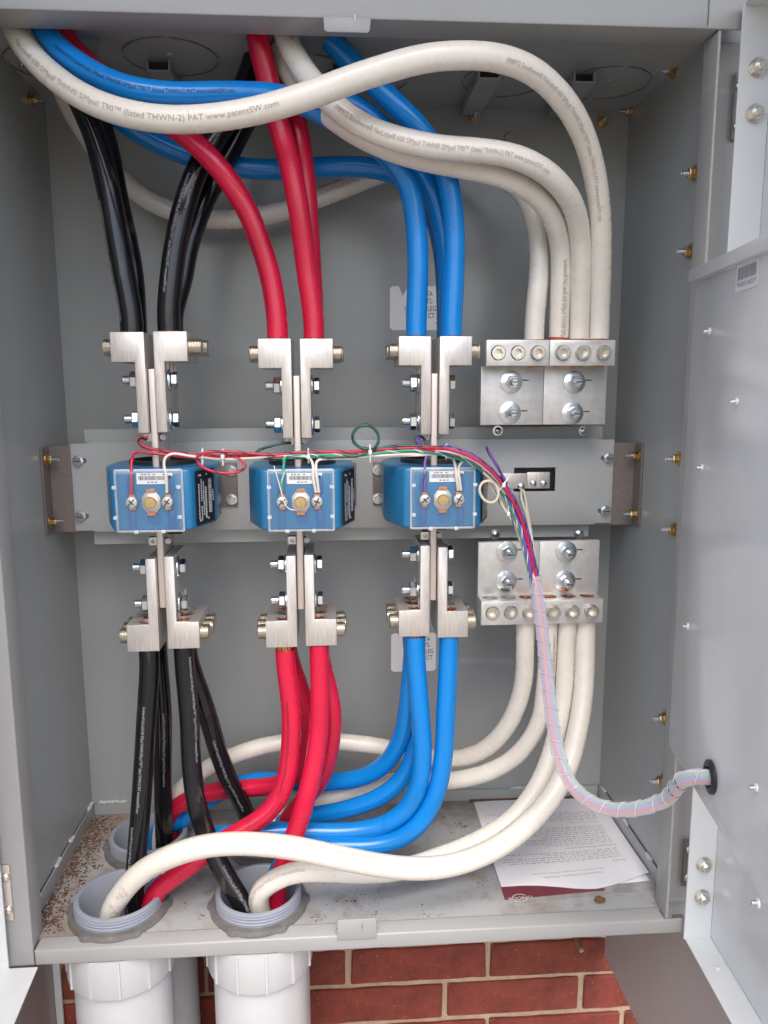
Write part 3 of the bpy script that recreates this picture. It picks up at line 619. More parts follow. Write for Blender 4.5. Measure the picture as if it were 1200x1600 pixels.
for ph, (bx, *pys) in PH.items():
    zt, zb = at(bx, BAR[ph][0], .125).z, at(bx, BAR[ph][1], .125).z
    X = at(600, 800, .1).x
    bar = thing('bus_bar', 'flat tinned vertical bus bar between the %s cable lugs, %s of three' % (ph, order[ph]), 'bus bar', (bx, .155, zb), 'bus bars through the transformers')
    MB().box(bx - BT + .0004, bx + BT - .0004, .108, .186, zb, zt).build('bar', TIN, bar, .0018, 3)
    for k, (side, up) in enumerate(((1, 1), (-1, 1), (1, -1), (-1, -1))):
        ze = at(430, pys[k], YL).z            # entry face height
        org = Vector((bx - side * (BT + .0008), YL, ze - LH if up > 0 else ze + LH))
        nm = 'left' if side > 0 else 'right'
        lg = thing('cable_lug', '%s %s hand silver lug clamping the %s cables' % ('upper' if up > 0 else 'lower', nm, ph), 'cable lug', org, 'L shaped cable lugs on the bus bars')
        tilt = R(5) if ph == 'black' and up > 0 and side < 0 else 0
        body = put('lug_body', LUGS[(side, up)], lg, org)
        hx = org.x - side * (HW / 2 - .0035)
        ENT[(ph, nm, up)] = [Vector((hx, YL + .0165 + .0265 * i, ze)) for i in range(3)]
        for i in range(3):
            pr = (.0125, .015, .0135)[i] if (ph, side, up) != ('black', -1, 1) else (.018, .022, .02)[i]
            ss = put('set_screw', setscrew, lg, (org.x - side * (HW - .0275 + pr), YL + .0165 + .0265 * i, ze - up * HH * .5), (0, 0, 0 if side > 0 else math.pi))
    for up in (1, -1):
        ze = at(430, pys[0 if up > 0 else 2], YL).z
        for dz in (.064, .1185):
            z = ze - up * dz; yb = .128
            xl = bx - BT - .0008 - ST; xr = bx + BT + .0008 + ST
            b = MB().lathe(thread_prof(.0062, .026, .0018), (xl + .001, yb, z), (-1, 0, 0), 14).build('bolt', ZINC, bar, smooth=0)
            MB().lathe(hex_prof(.0215, .0100), (xl - .0034, yb, z), (-1, 0, 0), 6, random.uniform(-.3, .3)).build('nut', ZINC, b, smooth=25)
            MB().lathe([(0, 0), (.0135, 0), (.0135, .0018), (0, .0018)], (xl - .0006, yb, z), (-1, 0, 0), 24).build('washer', ZINC, b)
            MB().lathe([(0, 0), (.0155, 0), (.015, .0015), (.008, .003), (0, .003)], (xr + .0006, yb, z), (1, 0, 0), 28).build('washer', ZINC, b)
            MB().lathe(hex_prof(.0200, .0085), (xr + .0038, yb, z), (1, 0, 0), 6, random.uniform(-.3, .3)).build('bolt_head', ZINC, b, smooth=25)
    # small tap terminals above and below the transformer
    for py in ((685, 849) if ph == 'black' else (692, 851) if ph == 'red' else (686, 847)):
        z = at(bx, py, .12).z
        tm = boolean_cut(MB().box(bx - BT - .0125, bx - BT - .0002, .116, .128, z - .0058, z + .0058), [MB().cyl((bx - BT - .0055, .10, z), (bx - BT - .0055, .124, z), .0032, 14)], 'tap_terminal', .0005)
        tm.materials.clear(); tm.materials.append(ALU)
        o = bpy.data.objects.new('tap_terminal', tm); COL.objects.link(o); o.parent = bar; o.location = -WL[bar]; WL[o] = Vector((0, 0, 0))
        MB().lathe([(.0055, 0), (.005, .003), (.003, .0048), (0, .005)], (bx + BT + .0002, .122, z), (1, 0, 0), 14).build('tap_screw', GALV, bar)
        MB().cyl((bx + BT + .004, .1215, z), (bx + BT + .0048, .1165, z), .0042, 12).build('tap_screw', GALV, bar)
    # insulating stand-off under the transformer
    z = at(bx, 831, .15).z
    so_ = MB().lathe([(.0, -.012), (.0072, -.012), (.0072, .024), (.0, .024)], (bx, .150, z), (1, 0, 0), 18).build('standoff', BLACKP, bar)
    MB().lathe([(.0025, 0), (.0025, .005), (.0045, .005), (.0045, .009), (0, .009)], (bx - .012, .150, z), (-1, 0, 0), 10).build('standoff_screw', STEEL, so_)

# ================================================================== CURRENT TRANSFORMERS
def ct(ph, bx, label, mark=False):
    zc = at(430, 780, .07).z - {'black': -.0005, 'red': .0015, 'blue': .001}[ph]; hz = .0425
    t = thing('current_transformer', label, 'transformer', (bx, .235, zc - hz), 'blue current transformers on the plate')
    f = .0505; bus = bx; bx = bx + {'black': 0, 'red': .004, 'blue': .0065}[ph]
    plan = [(-f, .07), (f, .07), (f + .004, .074), (.0765, .135), (.0765, .195), (.060, YP - .0005), (-.060, YP - .0005), (-.0765, .195), (-.0765, .135), (-f - .004, .074)]
    body = MB().prism([(bx + a, b) for a, b in plan], 'z', zc - hz, zc + hz).build('body', BLUEP, t, .004, 3)
    mb = MB().prism([(bx - .075, YP - .0038), (bx + .098, YP - .0038), (bx + .098, YP - .0012), (bx - .075, YP - .0012)], 'z', zc - .034, zc + .034)
    mb.v = [(v[0] if abs(v[0] - bx) < .2 else v[0], v[1], v[2]) for v in mb.v]
    fa, fbb = {'black': (-.07, .0965), 'red': (-.07, .0825), 'blue': (-.0875, .07)}[ph]
    foot = MB().box(bx + fa, bx + fbb, YP - .0038, YP - .0008, zc - .035, zc + .035).build('foot_plate', BROWN, t, .0012, 2)
    for s_ in {'black': (.985,), 'red': (), 'blue': (-.90,)}[ph]:
        for dz in (-.023, .023):
            b = MB().lathe(hex_prof(.0105, .005), (bx + s_ * .0885, YP - .006, zc + dz), (0, -1, 0), 6).build('foot_bolt', ZINC, foot, smooth=25)
            MB().lathe([(0, 0), (.0088, 0), (.0088, .0016), (0, .0016)], (bx + s_ * .0885, YP - .0042, zc + dz), (0, -1, 0), 18).build('washer', ZINC, b)
    # black window bushing above and below
    for s_ in (1, -1):
        n = 40; mb = MB(); ring = [(math.cos(2 * math.pi * k / n), math.sin(2 * math.pi * k / n)) for k in range(n)]
        vs_ = [(bx + c * rx, .166 + s2 * ry, zc + s_ * z) for rx, ry, z in ((.050, .050, hz - .003), (.050, .050, hz + .006), (.044, .044, hz + .006), (.044, .044, hz - .003)) for c, s2 in ring]
        mb.add(vs_, [(q * n + k, q * n + (k + 1) % n, ((q + 1) % 4) * n + (k + 1) % n, ((q + 1) % 4) * n + k) for q in range(4) for k in range(n)])
        mb.add([(bx + c * .0438, .166 + s2 * .0438, zc + s_ * (hz + .0012)) for c, s2 in ring], [tuple(range(n))])
        mb.build('window_bushing', BLACKP, t, smooth=30)
    # front details under the cover
    yf = .0699
    for sx in (-1, 1):
        for sz in (-1, 1):
            n = 10; w2, h2 = .0052, .0085; pts = []
            for k in range(n + 1): a = math.pi * k / n; pts.append((bx + sx * .0265 + w2 * math.cos(a), zc - .003 + sz * .024 + h2 + w2 * math.sin(a)))
            for k in range(n + 1): a = math.pi + math.pi * k / n; pts.append((bx + sx * .0265 + w2 * math.cos(a), zc - .003 + sz * .024 - h2 + w2 * math.sin(a)))
            MB().prism(pts, 'y', yf - .0016, yf + .0005).build('dark_pad', BLUED, body, .0008, 2)  # recessed pockets drawn as raised pads, their shade put into darker blue
    MB().lathe([(0, 0), (.0095, 0), (.0095, .0012), (0, .0012)], (bx + .003, yf + .0003, zc - .0245), (0, -1, 0), 24).build('dark_pad', BLUED, body)
    for sx in (-1, 1):
        p = Vector((bx - .001 + sx * .0238, yf, zc - .0015))
        MB().box(p.x - .0045, p.x + .0045, yf - .0036, yf - .0012, p.z - .0115, p.z + .0105).build('terminal_lug', COPPER, t, .0006, 1)
        sc = MB().lathe([(.0078, 0), (.0078, .0035), (.0072, .0052), (.005, .0062), (0, .0065)], p + Vector((0, -.0038, 0)), (0, -1, 0), 22).build('terminal_screw', ALU, t)
        a = random.uniform(.2, 1.2)
        for q in (0, math.pi / 2):
            d = Vector((math.cos(a + q), 0, math.sin(a + q))); e = Vector((-d.z, 0, d.x)); L_ = .0066 if q == 0 else .004; c = p + Vector((0, -.0106, 0))
            MB().add([c + d * L_ + e * .0009, c - d * L_ + e * .0009, c - d * L_ - e * .0009, c + d * L_ - e * .0009], [(0, 1, 2, 3)]).build('slot', BLACKP, sc)
    c = Vector((bx + .0005, yf, zc - .002))
    n = 8; mb = MB(); octo = [(c.x + .0135 * math.cos(2 * math.pi * (k + .5) / n) * (1.0), c.z + .0175 * math.sin(2 * math.pi * (k + .5) / n)) for k in range(n)]
    sb = MB().prism(octo, 'y', yf - .0042, yf - .0002).build('shorting_bar', TIN, t, .001, 2)
    MB().box(c.x - .0062, c.x + .0062, yf - .0052, yf - .0044, c.z + .013, c.z + .0185).build('shorting_tab', COPPER, sb, .0004, 1)
    MB().box(c.x - .0058, c.x + .0058, yf - .0052, yf - .0044, c.z - .0185, c.z - .013).build('shorting_tab', COPPER, sb, .0004, 1)
    MB().lathe([(.0110, 0), (.0110, .0028), (.0095, .0036), (.0085, .0036)], c + Vector((0, -.0044, 0)), (0, -1, 0), 24).build('shorting_washer', STEEL, sb)
    MB().lathe([(.0083, 0), (.0083, .0052), (.0072, .0064), (0, .0066)], c + Vector((0, -.0046, 0)), (0, -1, 0), 24).build('shorting_screw', BRASS, sb)
    # bar-code slip
    lz0, lz1, lx0, lx1 = zc + .0225, zc + .0375, bx - .018, bx + .030
    slip = MB().box(lx0, lx1, yf - .0014, yf - .0002, lz0, lz1).build('rating_slip', LABELW, t)
    mb = MB(); x = lx0 + .003
    while x < lx1 - .011:
        w_ = random.choice((.0004, .0007, .0010)); flat_rect(mb, (x, yf - .0014, lz0 + .0055), (1, 0, 0), (0, 0, 1), w_, .0055, .0003); x += w_ + random.choice((.0005, .0008))
    for x in (lx0 + .006, lx0 + .010, lx0 + .015, lx0 + .022, lx1 - .013): flat_rect(mb, (x, yf - .0014, lz1 - .0025), (1, 0, 0), (0, 0, 1), .003, .0012, .0003)
    for x in (lx1 - .009, lx1 - .005): flat_rect(mb, (x, yf - .0014, lz0 + .007), (1, 0, 0), (0, 0, 1), .003, .0045, .0003)
    for x in (lx0 + .014, lx0 + .019, lx0 + .024, lx1 - .008): flat_rect(mb, (x, yf - .0014, lz0 + .002), (1, 0, 0), (0, 0, 1), .0034, .0012, .0003)
    mb.build('print', INKK, slip, smooth=0)
    # clear cover: hollow shell with small clips
    cx0, cx1, cz0, cz1, cy = bx - .0445, bx + .0405, zc - .0405, zc + .0395, .0525
    if ph == 'red': cx0, cx1 = bx - .0415, bx + .0435
    if ph == 'blue': cx0, cx1 = bx - .0415, bx + .0435
    mb = MB(); mb.add([(cx0, cy, cz0), (cx1, cy, cz0), (cx1, cy, cz1), (cx0, cy, cz1), (cx0 - .001, yf - .0006, cz0 - .001), (cx1 + .001, yf - .0006, cz0 - .001), (cx1 + .001, yf - .0006, cz1 + .001), (cx0 - .001, yf - .0006, cz1 + .001)],
                      [(0, 1, 2, 3), (0, 4, 5, 1), (1, 5, 6, 2), (2, 6, 7, 3), (3, 7, 4, 0)])
    cv = mb.build('clear_cover', CLEAR, t, .0035, 3)
    rim = [Vector((x, yf - .0012, z)) for x, z in ((cx0 - .002, cz0 - .002), (cx1 + .002, cz0 - .002), (cx1 + .002, cz1 + .002), (cx0 - .002, cz1 + .002), (cx0 - .002, cz0 - .002))]
    for a_, b_ in zip(rim, rim[1:]): MB().cyl(a_, b_, .0015, 8).build('cover_rim', CLEARE, cv)
    for x, z in ((cx0, zc + .020), (cx0, zc - .021), (cx1, zc + .020), (cx1, zc - .021), (bx - .018, cz0), (bx + .018, cz0)):
        MB().box(x - .0028, x + .0028, cy - .0012, cy + .004, z - .0022, z + .0022).build('cover_clip', CLEARE, cv, .0006, 1)
    # black nameplate on the right hand flank, with white print turned on its side
    A, B = Vector((bx + f + .006, .0775, 0)), Vector((bx + .0745, .130, 0)); U = (B - A).normalized(); N = Vector((U.y, -U.x, 0))
    def fp(u, z, lift): return A + U * u + Vector((0, 0, zc + z)) + N * lift
    Lf = (B - A).length; m0 = .0015
    def fbox(u0, u1, z0, z1, l0, l1, nm, m, par):
        return MB().hull8([fp(u, z, l1) for u, z in ((u0, z0), (u1, z0), (u1, z1), (u0, z1))], [fp(u, z, l0) for u, z in ((u0, z0), (u1, z0), (u1, z1), (u0, z1))]).build(nm, m, par)
    npl = fbox(m0, Lf - m0, -.038, .038, .0014, .0022, 'nameplate', LABELK, t)
    mb = MB(); U2, V2 = Vector((0, 0, -1)), U      # text runs downwards
    def bar(u, z, w_, h_): mb.add([fp(u, z, .0025), fp(u + h_, z, .0025), fp(u + h_, z - w_, .0025), fp(u, z - w_, .0025)], [(0, 1, 2, 3)])
    z = .024
    while z > -.024: w_ = random.choice((.0006, .001, .0016)); bar(Lf * .66, z, w_, Lf * .17); z -= w_ + .0006
    for u, zs, ze in ((.14, .020, -.028), (.27, .026, -.004), (.27, -.012, -.03), (.38, .022, -.026), (.48, .014, -.03), (.87, .008, -.008)):
        z = zs
        while z > ze: w_ = random.uniform(.0012, .0034); bar(Lf * u, z, w_, .0032 if u != .48 else .0048); z -= w_ + .0008
    for u, z in ((.16, .033), (.24, .033), (.55, .033), (.16, -.030), (.24, -.030), (.6, -.030)): bar(Lf * u, z, .0028, .0034)
    mb.build('print', INKW, npl, smooth=0)
    if mark:   # painted figures on the left flank, turned on their side
        mb = MB(); A2, B2 = Vector((bx - .0768, .196, zc)), Vector((bx - .0768, .136, zc))
        flat_text(mb, '100', (bx - .0768, .1675, zc + .029), (0, 0, -1), (0, -1, 0), .017, 1.25, 'l', .0)
        for i, v in enumerate(mb.v): mb.v[i] = (bx - .0768 - .0003, v[1], v[2])
        mb.build('paint_mark', GREEN_MARK, body, smooth=0)
    return zc
CTZ = {}
CTZ['black'] = ct('black', PH['black'][0], 'blue transformer with red and white leads, leftmost of three, black nameplate on its right flank')
CTZ['red'] = ct('red', PH['red'][0], 'blue transformer with a green lead, middle of the three on the plate')
CTZ['blue'] = ct('blue', PH['blue'][0], 'blue transformer with a purple lead and green painted figures on its left flank', True)

# ================================================================== NEUTRAL LUG BLOCKS
NY, NP = .150, .187
NEN = {}
def neutral(up, side, x0b, x1b, x0p, x1p, zb0, zb1, zp0, zp1, lab, open_):
    n = thing('neutral_lug', lab, 'terminal lug', ((x0p + x1p) / 2, NP, min(zp0, zb0)), 'aluminium neutral lugs on the right')
    w_ = x1b - x0b; xs = [x0b + w_ * (.19 + .31 * i) for i in range(3)]; zc = (zb0 + zb1) / 2
    cy_ = NY + .022
    me = boolean_cut(MB().box(x0b, x1b, NY, NY + .046, zb0, zb1), [MB().cyl((x, cy_, zb0 - .02), (x, cy_, zb1 + .02), .0118, 24) for x in xs] + [MB().cyl((x, NY - .01, zc), (x, NY + .015, zc), .0112, 24) for x in xs], 'terminal_block', .0008)
    me.materials.clear(); me.materials.append(ALUP); o = bpy.data.objects.new('terminal_block', me); COL.objects.link(o); o.parent = n; o.location = -WL[n]; WL[o] = Vector((0, 0, 0))
    MB().box(x0p, x1p, NP, NP + .012, zp0, zp1).build('tongue', ALUP, n, .0008, 2)
    MB().box(x0p + .012, x1p - .012, NP + .0125, YP - .001 + .016, zp0 + .01, zp1 - .01).build('insulator', BLACKP, n)
    for i, x in enumerate(xs):
        out = .002 if i in open_ else .0075; y0 = NY + .012
        s_ = boolean_cut(MB().lathe([(0, 0), (.0108, 0), (.0108, y0 - NY + out - .0015), (.0095, y0 - NY + out), (0, y0 - NY + out)], (x, y0, zc), (0, -1, 0), 24),
                         [MB().lathe([(0, 0), (.0066, 0), (.0066, .02), (0, .02)], (x, NY - out + .010, zc), (0, -1, 0), 6, random.random())], 'socket_screw')
        s_.materials.clear(); s_.materials.append(STEEL); o = bpy.data.objects.new('socket_screw', s_); COL.objects.link(o); o.parent = n; o.location = -WL[n]; WL[o] = Vector((0, 0, 0))
    NEN[(up, side)] = [Vector((x, cy_, zb1 if up > 0 else zb0)) for x in xs]
    for px, py in ({(1, 0): ((800, 597), (798, 645)), (1, 1): ((899, 597), (896, 646)), (-1, 0): ((793, 863), (792, 909)), (-1, 1): ((886, 863), (884, 909))}[(up, side)]):
        p = at(px, py, NP - .006); q = Vector((p.x, NP - .0003, p.z))
        s_ = MB().lathe(thread_prof(.0058, .026, .0016), q, (0, -1, 0), 14).build('stud', ZINC, n)
        MB().lathe([(0, 0), (.0172, 0), (.0168, .0018), (.0105, .0034), (0, .0034)], q, (0, -1, 0), 32).build('washer', ZINC, s_)
        MB().lathe(hex_prof(.0175, .0105), q + Vector((0, -.0036, 0)), (0, -1, 0), 6, random.uniform(0, .6)).build('nut', ZINC, s_, smooth=25)
        # torque mark drawn with a marker pen
        c = q + Vector((0, -.0266, 0)); MB().box(c.x - .004, c.x + .0056, c.y - .0006, c.y - .0001, c.z - .0007, c.z + .0007).build('torque_mark', MARK, s_)
        MB().box(c.x + .0175, c.x + .027, NP - .0008, NP - .0001, c.z + .002, c.z + .0036).build('torque_mark', MARK, s_)
zb0, zb1 = at(860, 571.5, NY).z, at(860, 531, NY).z; zp0, zp1 = at(850, 663.5, NP).z, at(850, 570, NP).z
xs = at(859, 550, NY).x; x0, x1 = at(760, 550, NY).x, at(961.5, 550, NY).x
neutral(1, 0, x0, xs - .0003, at(751, 620, NP).x, at(849, 620, NP).x - .0003, zb0, zb1, zp0, zp1, 'upper neutral lug left of the seam, two of its three screws hold nothing', (0, 1))
neutral(1, 1, xs + .0003, x1, at(849, 620, NP).x + .0003, at(947, 620, NP).x, zb0, zb1, zp0, zp1, 'upper neutral lug right of the seam, holding three white cables', ())
zb0, zb1 = at(850, 975, NY).z, at(850, 938, NY).z; zp0, zp1 = at(850, 934, NP).z, at(850, 846, NP).z
xs = at(845, 955, NY).x; x0, x1 = at(752, 955, NY).x, at(942, 955, NY).x
neutral(-1, 0, x0, xs - .0003, at(747, 890, NP).x, at(842, 890, NP).x - .0003, zb0, zb1, zp0, zp1, 'lower neutral lug left of the seam, partly behind the wire bundle', (0, 1))
neutral(-1, 1, xs + .0003, x1, at(842, 890, NP).x + .0003, at(935.5, 890, NP).x, zb0, zb1, zp0, zp1, 'lower neutral lug right of the seam, beside the wire bundle', ())

# ================================================================== POWER CABLES
CR = .0146
PRINT = 'Southwire\u00ae NoLobe\u00ae 600 SIMpull THHN\u00ae SIMpull T90\u2122 (listed THWN-2) PAT www.patentSW.com'
JM = {'white': WHITEJ, 'blue': BLUEJ, 'red': REDJ, 'black': BLACKJ}
IM = {'white': INKG, 'blue': INKB, 'red': INKR, 'black': INKD}
def wrap_text(path, r, s_, start, phi, cap, wide, flip, ref=Vector((0, -1, 0)), max_len=None):
    """bends lettering round the jacket: start = distance along the path, phi = degrees round from the side that faces the viewer"""
    if flip: path = path[::-1]
    cum = [0]
    for a, b in zip(path, path[1:]): cum.append(cum[-1] + (b - a).length)
    v, f = text_mesh(s_, cap, wide); out = []; bad = set()
    for i, (x, y) in enumerate(v):
        s = start + x
        if s < 0 or s > cum[-1] - .002 or (max_len and x > max_len): bad.add(i); s = min(max(s, 0), cum[-1] - 1e-4)
        lo, hi = 0, len(cum) - 1
        while hi - lo > 1:
            m_ = (lo + hi) // 2
            if cum[m_] <= s: lo = m_
            else: hi = m_
        k = (s - cum[lo]) / (cum[hi] - cum[lo]); p = path[lo].lerp(path[hi], k)
        t0 = (path[min(lo + 1, len(path) - 1)] - path[max(lo - 1, 0)]).normalized(); t1 = (path[min(hi + 1, len(path) - 1)] - path[max(hi - 1, 0)]).normalized()
        t = t0.lerp(t1, k).normalized(); n = (ref - t * ref.dot(t)).normalized(); b = n.cross(t)
        a = R(phi) + (y - cap / 2) / r
        b = t.cross(n) * -1
        out.append(p + (n * math.cos(a) + b * math.sin(a)) * (r * 1.012 + .0003))
    return out, [q for q in f if not any(i in bad for i in q)]
def cable(label, col, pts, name='power_cable', r=CR, text=(), strip=None, ent=None, tail=None, group=None):
    P = []
    if ent is not None:
        up = ent[1]; e = ent[0]; P += [e + Vector((0, 0, -up * .006)), e + Vector((0, 0, up * .026))]; pts = pts[1:]
    P += [at(*q) for q in pts]
    if tail: P += [Vector(q) for q in tail]
    path = smooth_path(spline(P, .007), 6); path = [p for p in path if p.z < ZC + .0]
    base = path[-1]
    t = thing(name, label, 'cable', base, group or '%s power cables' % col)
    trim = 0
    if ent is not None:      # jacket starts a little away from the lug, bare copper shows in the gap
        gap = strip if strip else .0015; cut = [i for i, p in enumerate(path) if (p.z - ent[0].z) * ent[1] > gap]; trim = cut[0]
    j = path[trim:]
    if ent is not None: j = [ent[0] + Vector((0, 0, ent[1] * gap))] + (j if (j[0].z - ent[0].z) * ent[1] > gap + .003 else j[1:])
    ph_ = random.random() * 6
    MB().tube(j, lambda u: r * (1 + .005 * math.sin(u * 23 + ph_) + .003 * math.sin(u * 61 + ph_)), 22).build('jacket', JM[col], t, smooth=60)
    if ent is not None:
        e, up = ent; mb = MB(); d = (path[min(trim + 2, len(path) - 1)] - e); d.z = up * abs(d.z) ; c0 = e + Vector((0, 0, -up * (HH + .001) if strip == 'x' else -up * .012)); n = 14
        L_ = .012 + (strip or .0015) + .004
        for k in range(n):
            a = 2 * math.pi * k / n; q = []
            for h in range(5):
                u = h / 4; aa = a + u * .7; q.append(c0 + Vector((math.cos(aa) * .0104, math.sin(aa) * .0104, up * L_ * u)))
            mb.tube(q, .0021, 6)
        mb.lathe([(0, 0), (.0095, 0), (.0095, L_), (0, L_)], c0, (0, 0, up), 16)
        mb.build('conductor', COPPER, t, smooth=60)
        # conductor end seen at the far side of the lug
        far = e + Vector((0, 0, -up * (HH - .006))); mb = MB(); rr = .0108
        for k in range(19):
            ring = 0 if k == 0 else (.0045 if k < 7 else .0086); a = 2 * math.pi * (k if k < 7 else k + .3) / (6 if k < 7 else 12)
            mb.cyl(far + Vector((math.cos(a) * ring, math.sin(a) * ring, up * .010)), far + Vector((math.cos(a) * ring, math.sin(a) * ring, -up * random.uniform(.001, .0055))), .0021, 7)
        mb.build('conductor_end', COPPER, t, smooth=40)
    for s_, start, phi, cap, wide, flip in text:
        if isinstance(start, tuple):      # nearest place on the cable to a point of the picture
            tgt = at(start[0], start[1], .1); dr = (tgt - CP).normalized(); jj = j[::-1] if flip else j
            k = min(range(len(jj)), key=lambda i: ((jj[i] - CP) - dr * (jj[i] - CP).dot(dr)).length); start = sum((b - a).length for a, b in zip(jj[:k], jj[1:k + 1]))
        v, f = wrap_text(j, r, s_, start, phi, cap, wide, flip)
        if f: MB().add(v, f).build('jacket_print', IM[col], t, smooth=0)
    return t, path
E_ = ENT
TIGHT = PRINT.replace('www.patentSW.com', '')
SM = [PRINT, .0, 0, .0042, .55, False]
def sm(start, phi, flip=False, cap=.0036, wide=.62): return (PRINT, start, phi, cap, wide, flip)
# --- upper whites
cable('white cable sweeping in a high arch across the front of the cabinet top', 'white', [(942, 440, .150), (938, 345, .120), (927, 262, .085), (907, 200, .05), (877, 152, .018), (834, 112, -.01), (785, 92, -.025), (725, 86.5, -.035), (665, 91, -.035), (600, 108, -.035), (545, 126, -.034), (480, 150, -.032), (400, 173, -.03), (320, 185.5, -.028), (250, 186, -.022), (178, 172, -.008), (122, 147, .012), (70, 108, .04), (38, 72, .066), (20, 40, .08), (5, 0, .09), (-8, -60, .10), (-15, -160, .10)], ent=(NEN[(1, 1)][2], 1), r=.0153,
      text=[('NoLobe\u00ae 600 SIMpull THHN\u00ae SIMpull T90\u2122 (listed THWN-2) PAT www.patentSW.com', (42, 76), -10, .0060, 1.14, True), ('098972 ' + PRINT, (785, 98), -22, .0054, .80, True)])
STAINED = cable('white cable entering from the top centre and curving right below the high arch', 'white', [(908.5, 440, .160), (907, 380, .135), (897, 325, .10), (874, 288, .07), (838, 259, .05), (795, 242, .042), (745, 235, .036), (690, 231, .03), (640, 222, .026), (592, 208, .024), (552, 188, .028), (520, 163, .036), (492, 133, .050), (470, 103, .064), (454, 76, .078), (444, 48, .088), (437, 10, .095), (434, -60, .1), (434, -160, .1)], ent=(NEN[(1, 1)][1], 1), r=.0150,
      text=[('098972 ' + PRINT, (535, 172), -12, .0060, .71, True)])
TAPED = cable('white cable running just under and behind the top centre white cable to the lug', 'white', [(876, 440, .165), (876, 390, .15), (866, 345, .12), (845, 312, .10), (812, 287, .088), (770, 271, .08), (715, 260, .075), (660, 249, .072), (605, 232, .072), (555, 208, .076), (512, 178, .084), (475, 145, .098), (452, 115, .11), (440, 80, .118), (434, 30, .12), (432, -40, .12), (432, -160, .12)], ent=(NEN[(1, 1)][0], 1),
      text=[(PRINT, (878, 400), 10, .0070, .56, True)])
cable('white cable making the low loop along the back wall of the upper compartment', 'white', [(844.5, 440, .172), (843, 390, .178), (833, 335, .19), (812, 297, .21), (775, 272, .235), (715, 258, .255), (655, 252, .265), (600, 268, .27), (555, 287, .27), (500, 308, .268), (430, 333, .265), (350, 343, .262), (280, 334, .262), (222, 307, .262), (172, 260, .262), (130, 204, .255), (102, 152, .245), (88, 110, .235), (80, 60, .225), (78, -20, .22)], ent=(NEN[(1, 0)][2], 1),
      text=[(PRINT, (500, 308), 10, .0070, .46, True)])
# --- upper blues
cable('blue cable from the top left corner, running above the white arch', 'blue', [(653, 470, .1165), (653, 410, .115), (649, 345, .112), (641, 298, .108), (623, 263, .102), (595, 233, .098), (555, 205, .094), (510, 180, .088), (470, 160, .080), (425, 149, .062), (350, 147, .045), (275, 148, .034), (222, 143, .03), (172, 128, .034), (126, 103, .045), (90, 74, .062), (68, 46, .076), (50, 10, .085), (35, -60, .09), (28, -160, .09)], ent=(E_[('blue', 'left', 1)][0], 1), text=[sm((655, 290), 62), sm((104, 74), -4, True, .0046, .8)])
cable('blue cable entering right of the top centre white cable', 'blue', [(709.5, 470, .1165), (710, 410, .115), (709, 345, .112), (702, 290, .108), (684, 243, .103), (655, 200, .098), (618, 163, .098), (575, 122, .098), (540, 88, .098), (508, 52, .098), (488, 15, .10), (475, -50, .10), (470, -160, .10)], ent=(E_[('blue', 'right', 1)][0], 1))
cable('blue cable half hidden behind the white crossing, second at the right blue lug', 'blue', [(704, 470, .144), (699, 410, .143), (690, 350, .142), (673, 298, .138), (645, 252, .132), (605, 205, .125), (568, 175, .118), (530, 152, .115), (490, 128, .12), (462, 95, .135), (448, 50, .15), (442, -20, .16)], ent=(E_[('blue', 'right', 1)][1], 1), text=[sm((560, 172), -55)])
cable('dark blue cable running level behind the upper red and black cables', 'blue', [(698, 470, .172), (694, 410, .174), (684, 355, .178), (662, 308, .185), (630, 278, .195), (590, 264, .205), (545, 260, .21), (490, 262, .215), (430, 265, .215), (375, 262, .212), (325, 252, .208), (280, 238, .20), (240, 220, .19), (205, 200, .18), (170, 170, .165), (140, 130, .155), (122, 80, .15), (112, 10, .15)], ent=(E_[('blue', 'right', 1)][2], 1))
# --- upper reds
cable('red cable curving from the top left down to the left red lug', 'red', [(431, 470, .1165), (422, 430, .116), (407, 382, .113), (386, 328, .108), (352, 275, .104), (314, 232, .104), (272, 198, .108), (222, 166, .106), (176, 132, .100), (134, 98, .098), (100, 60, .100), (82, 25, .102), (70, -20, .104), (62, -80, .105), (58, -160, .105)], ent=(E_[('red', 'left', 1)][0], 1), text=[sm((340, 250), 52, True), sm((425, 480), 40)])
cable('red cable dropping steeply from the top centre, in front at the right red lug', 'red', [(484.5, 470, .1165), (479, 420, .115), (468, 335, .108), (455, 265, .104), (440, 210, .101), (424, 148, .097), (411, 95, .09), (401, 52, .085), (394, 10, .085), (390, -60, .09), (388, -160, .09)], ent=(E_[('red', 'right', 1)][0], 1))
cable('red cable close behind the steep red cable, second at the right red lug', 'red', [(489, 470, .143), (486, 420, .141), (481, 335, .137), (475, 265, .133), (466, 205, .13), (455, 160, .128), (440, 110, .128), (428, 60, .13), (420, 0, .13), (418, -80, .13)], ent=(E_[('red', 'right', 1)][1], 1))
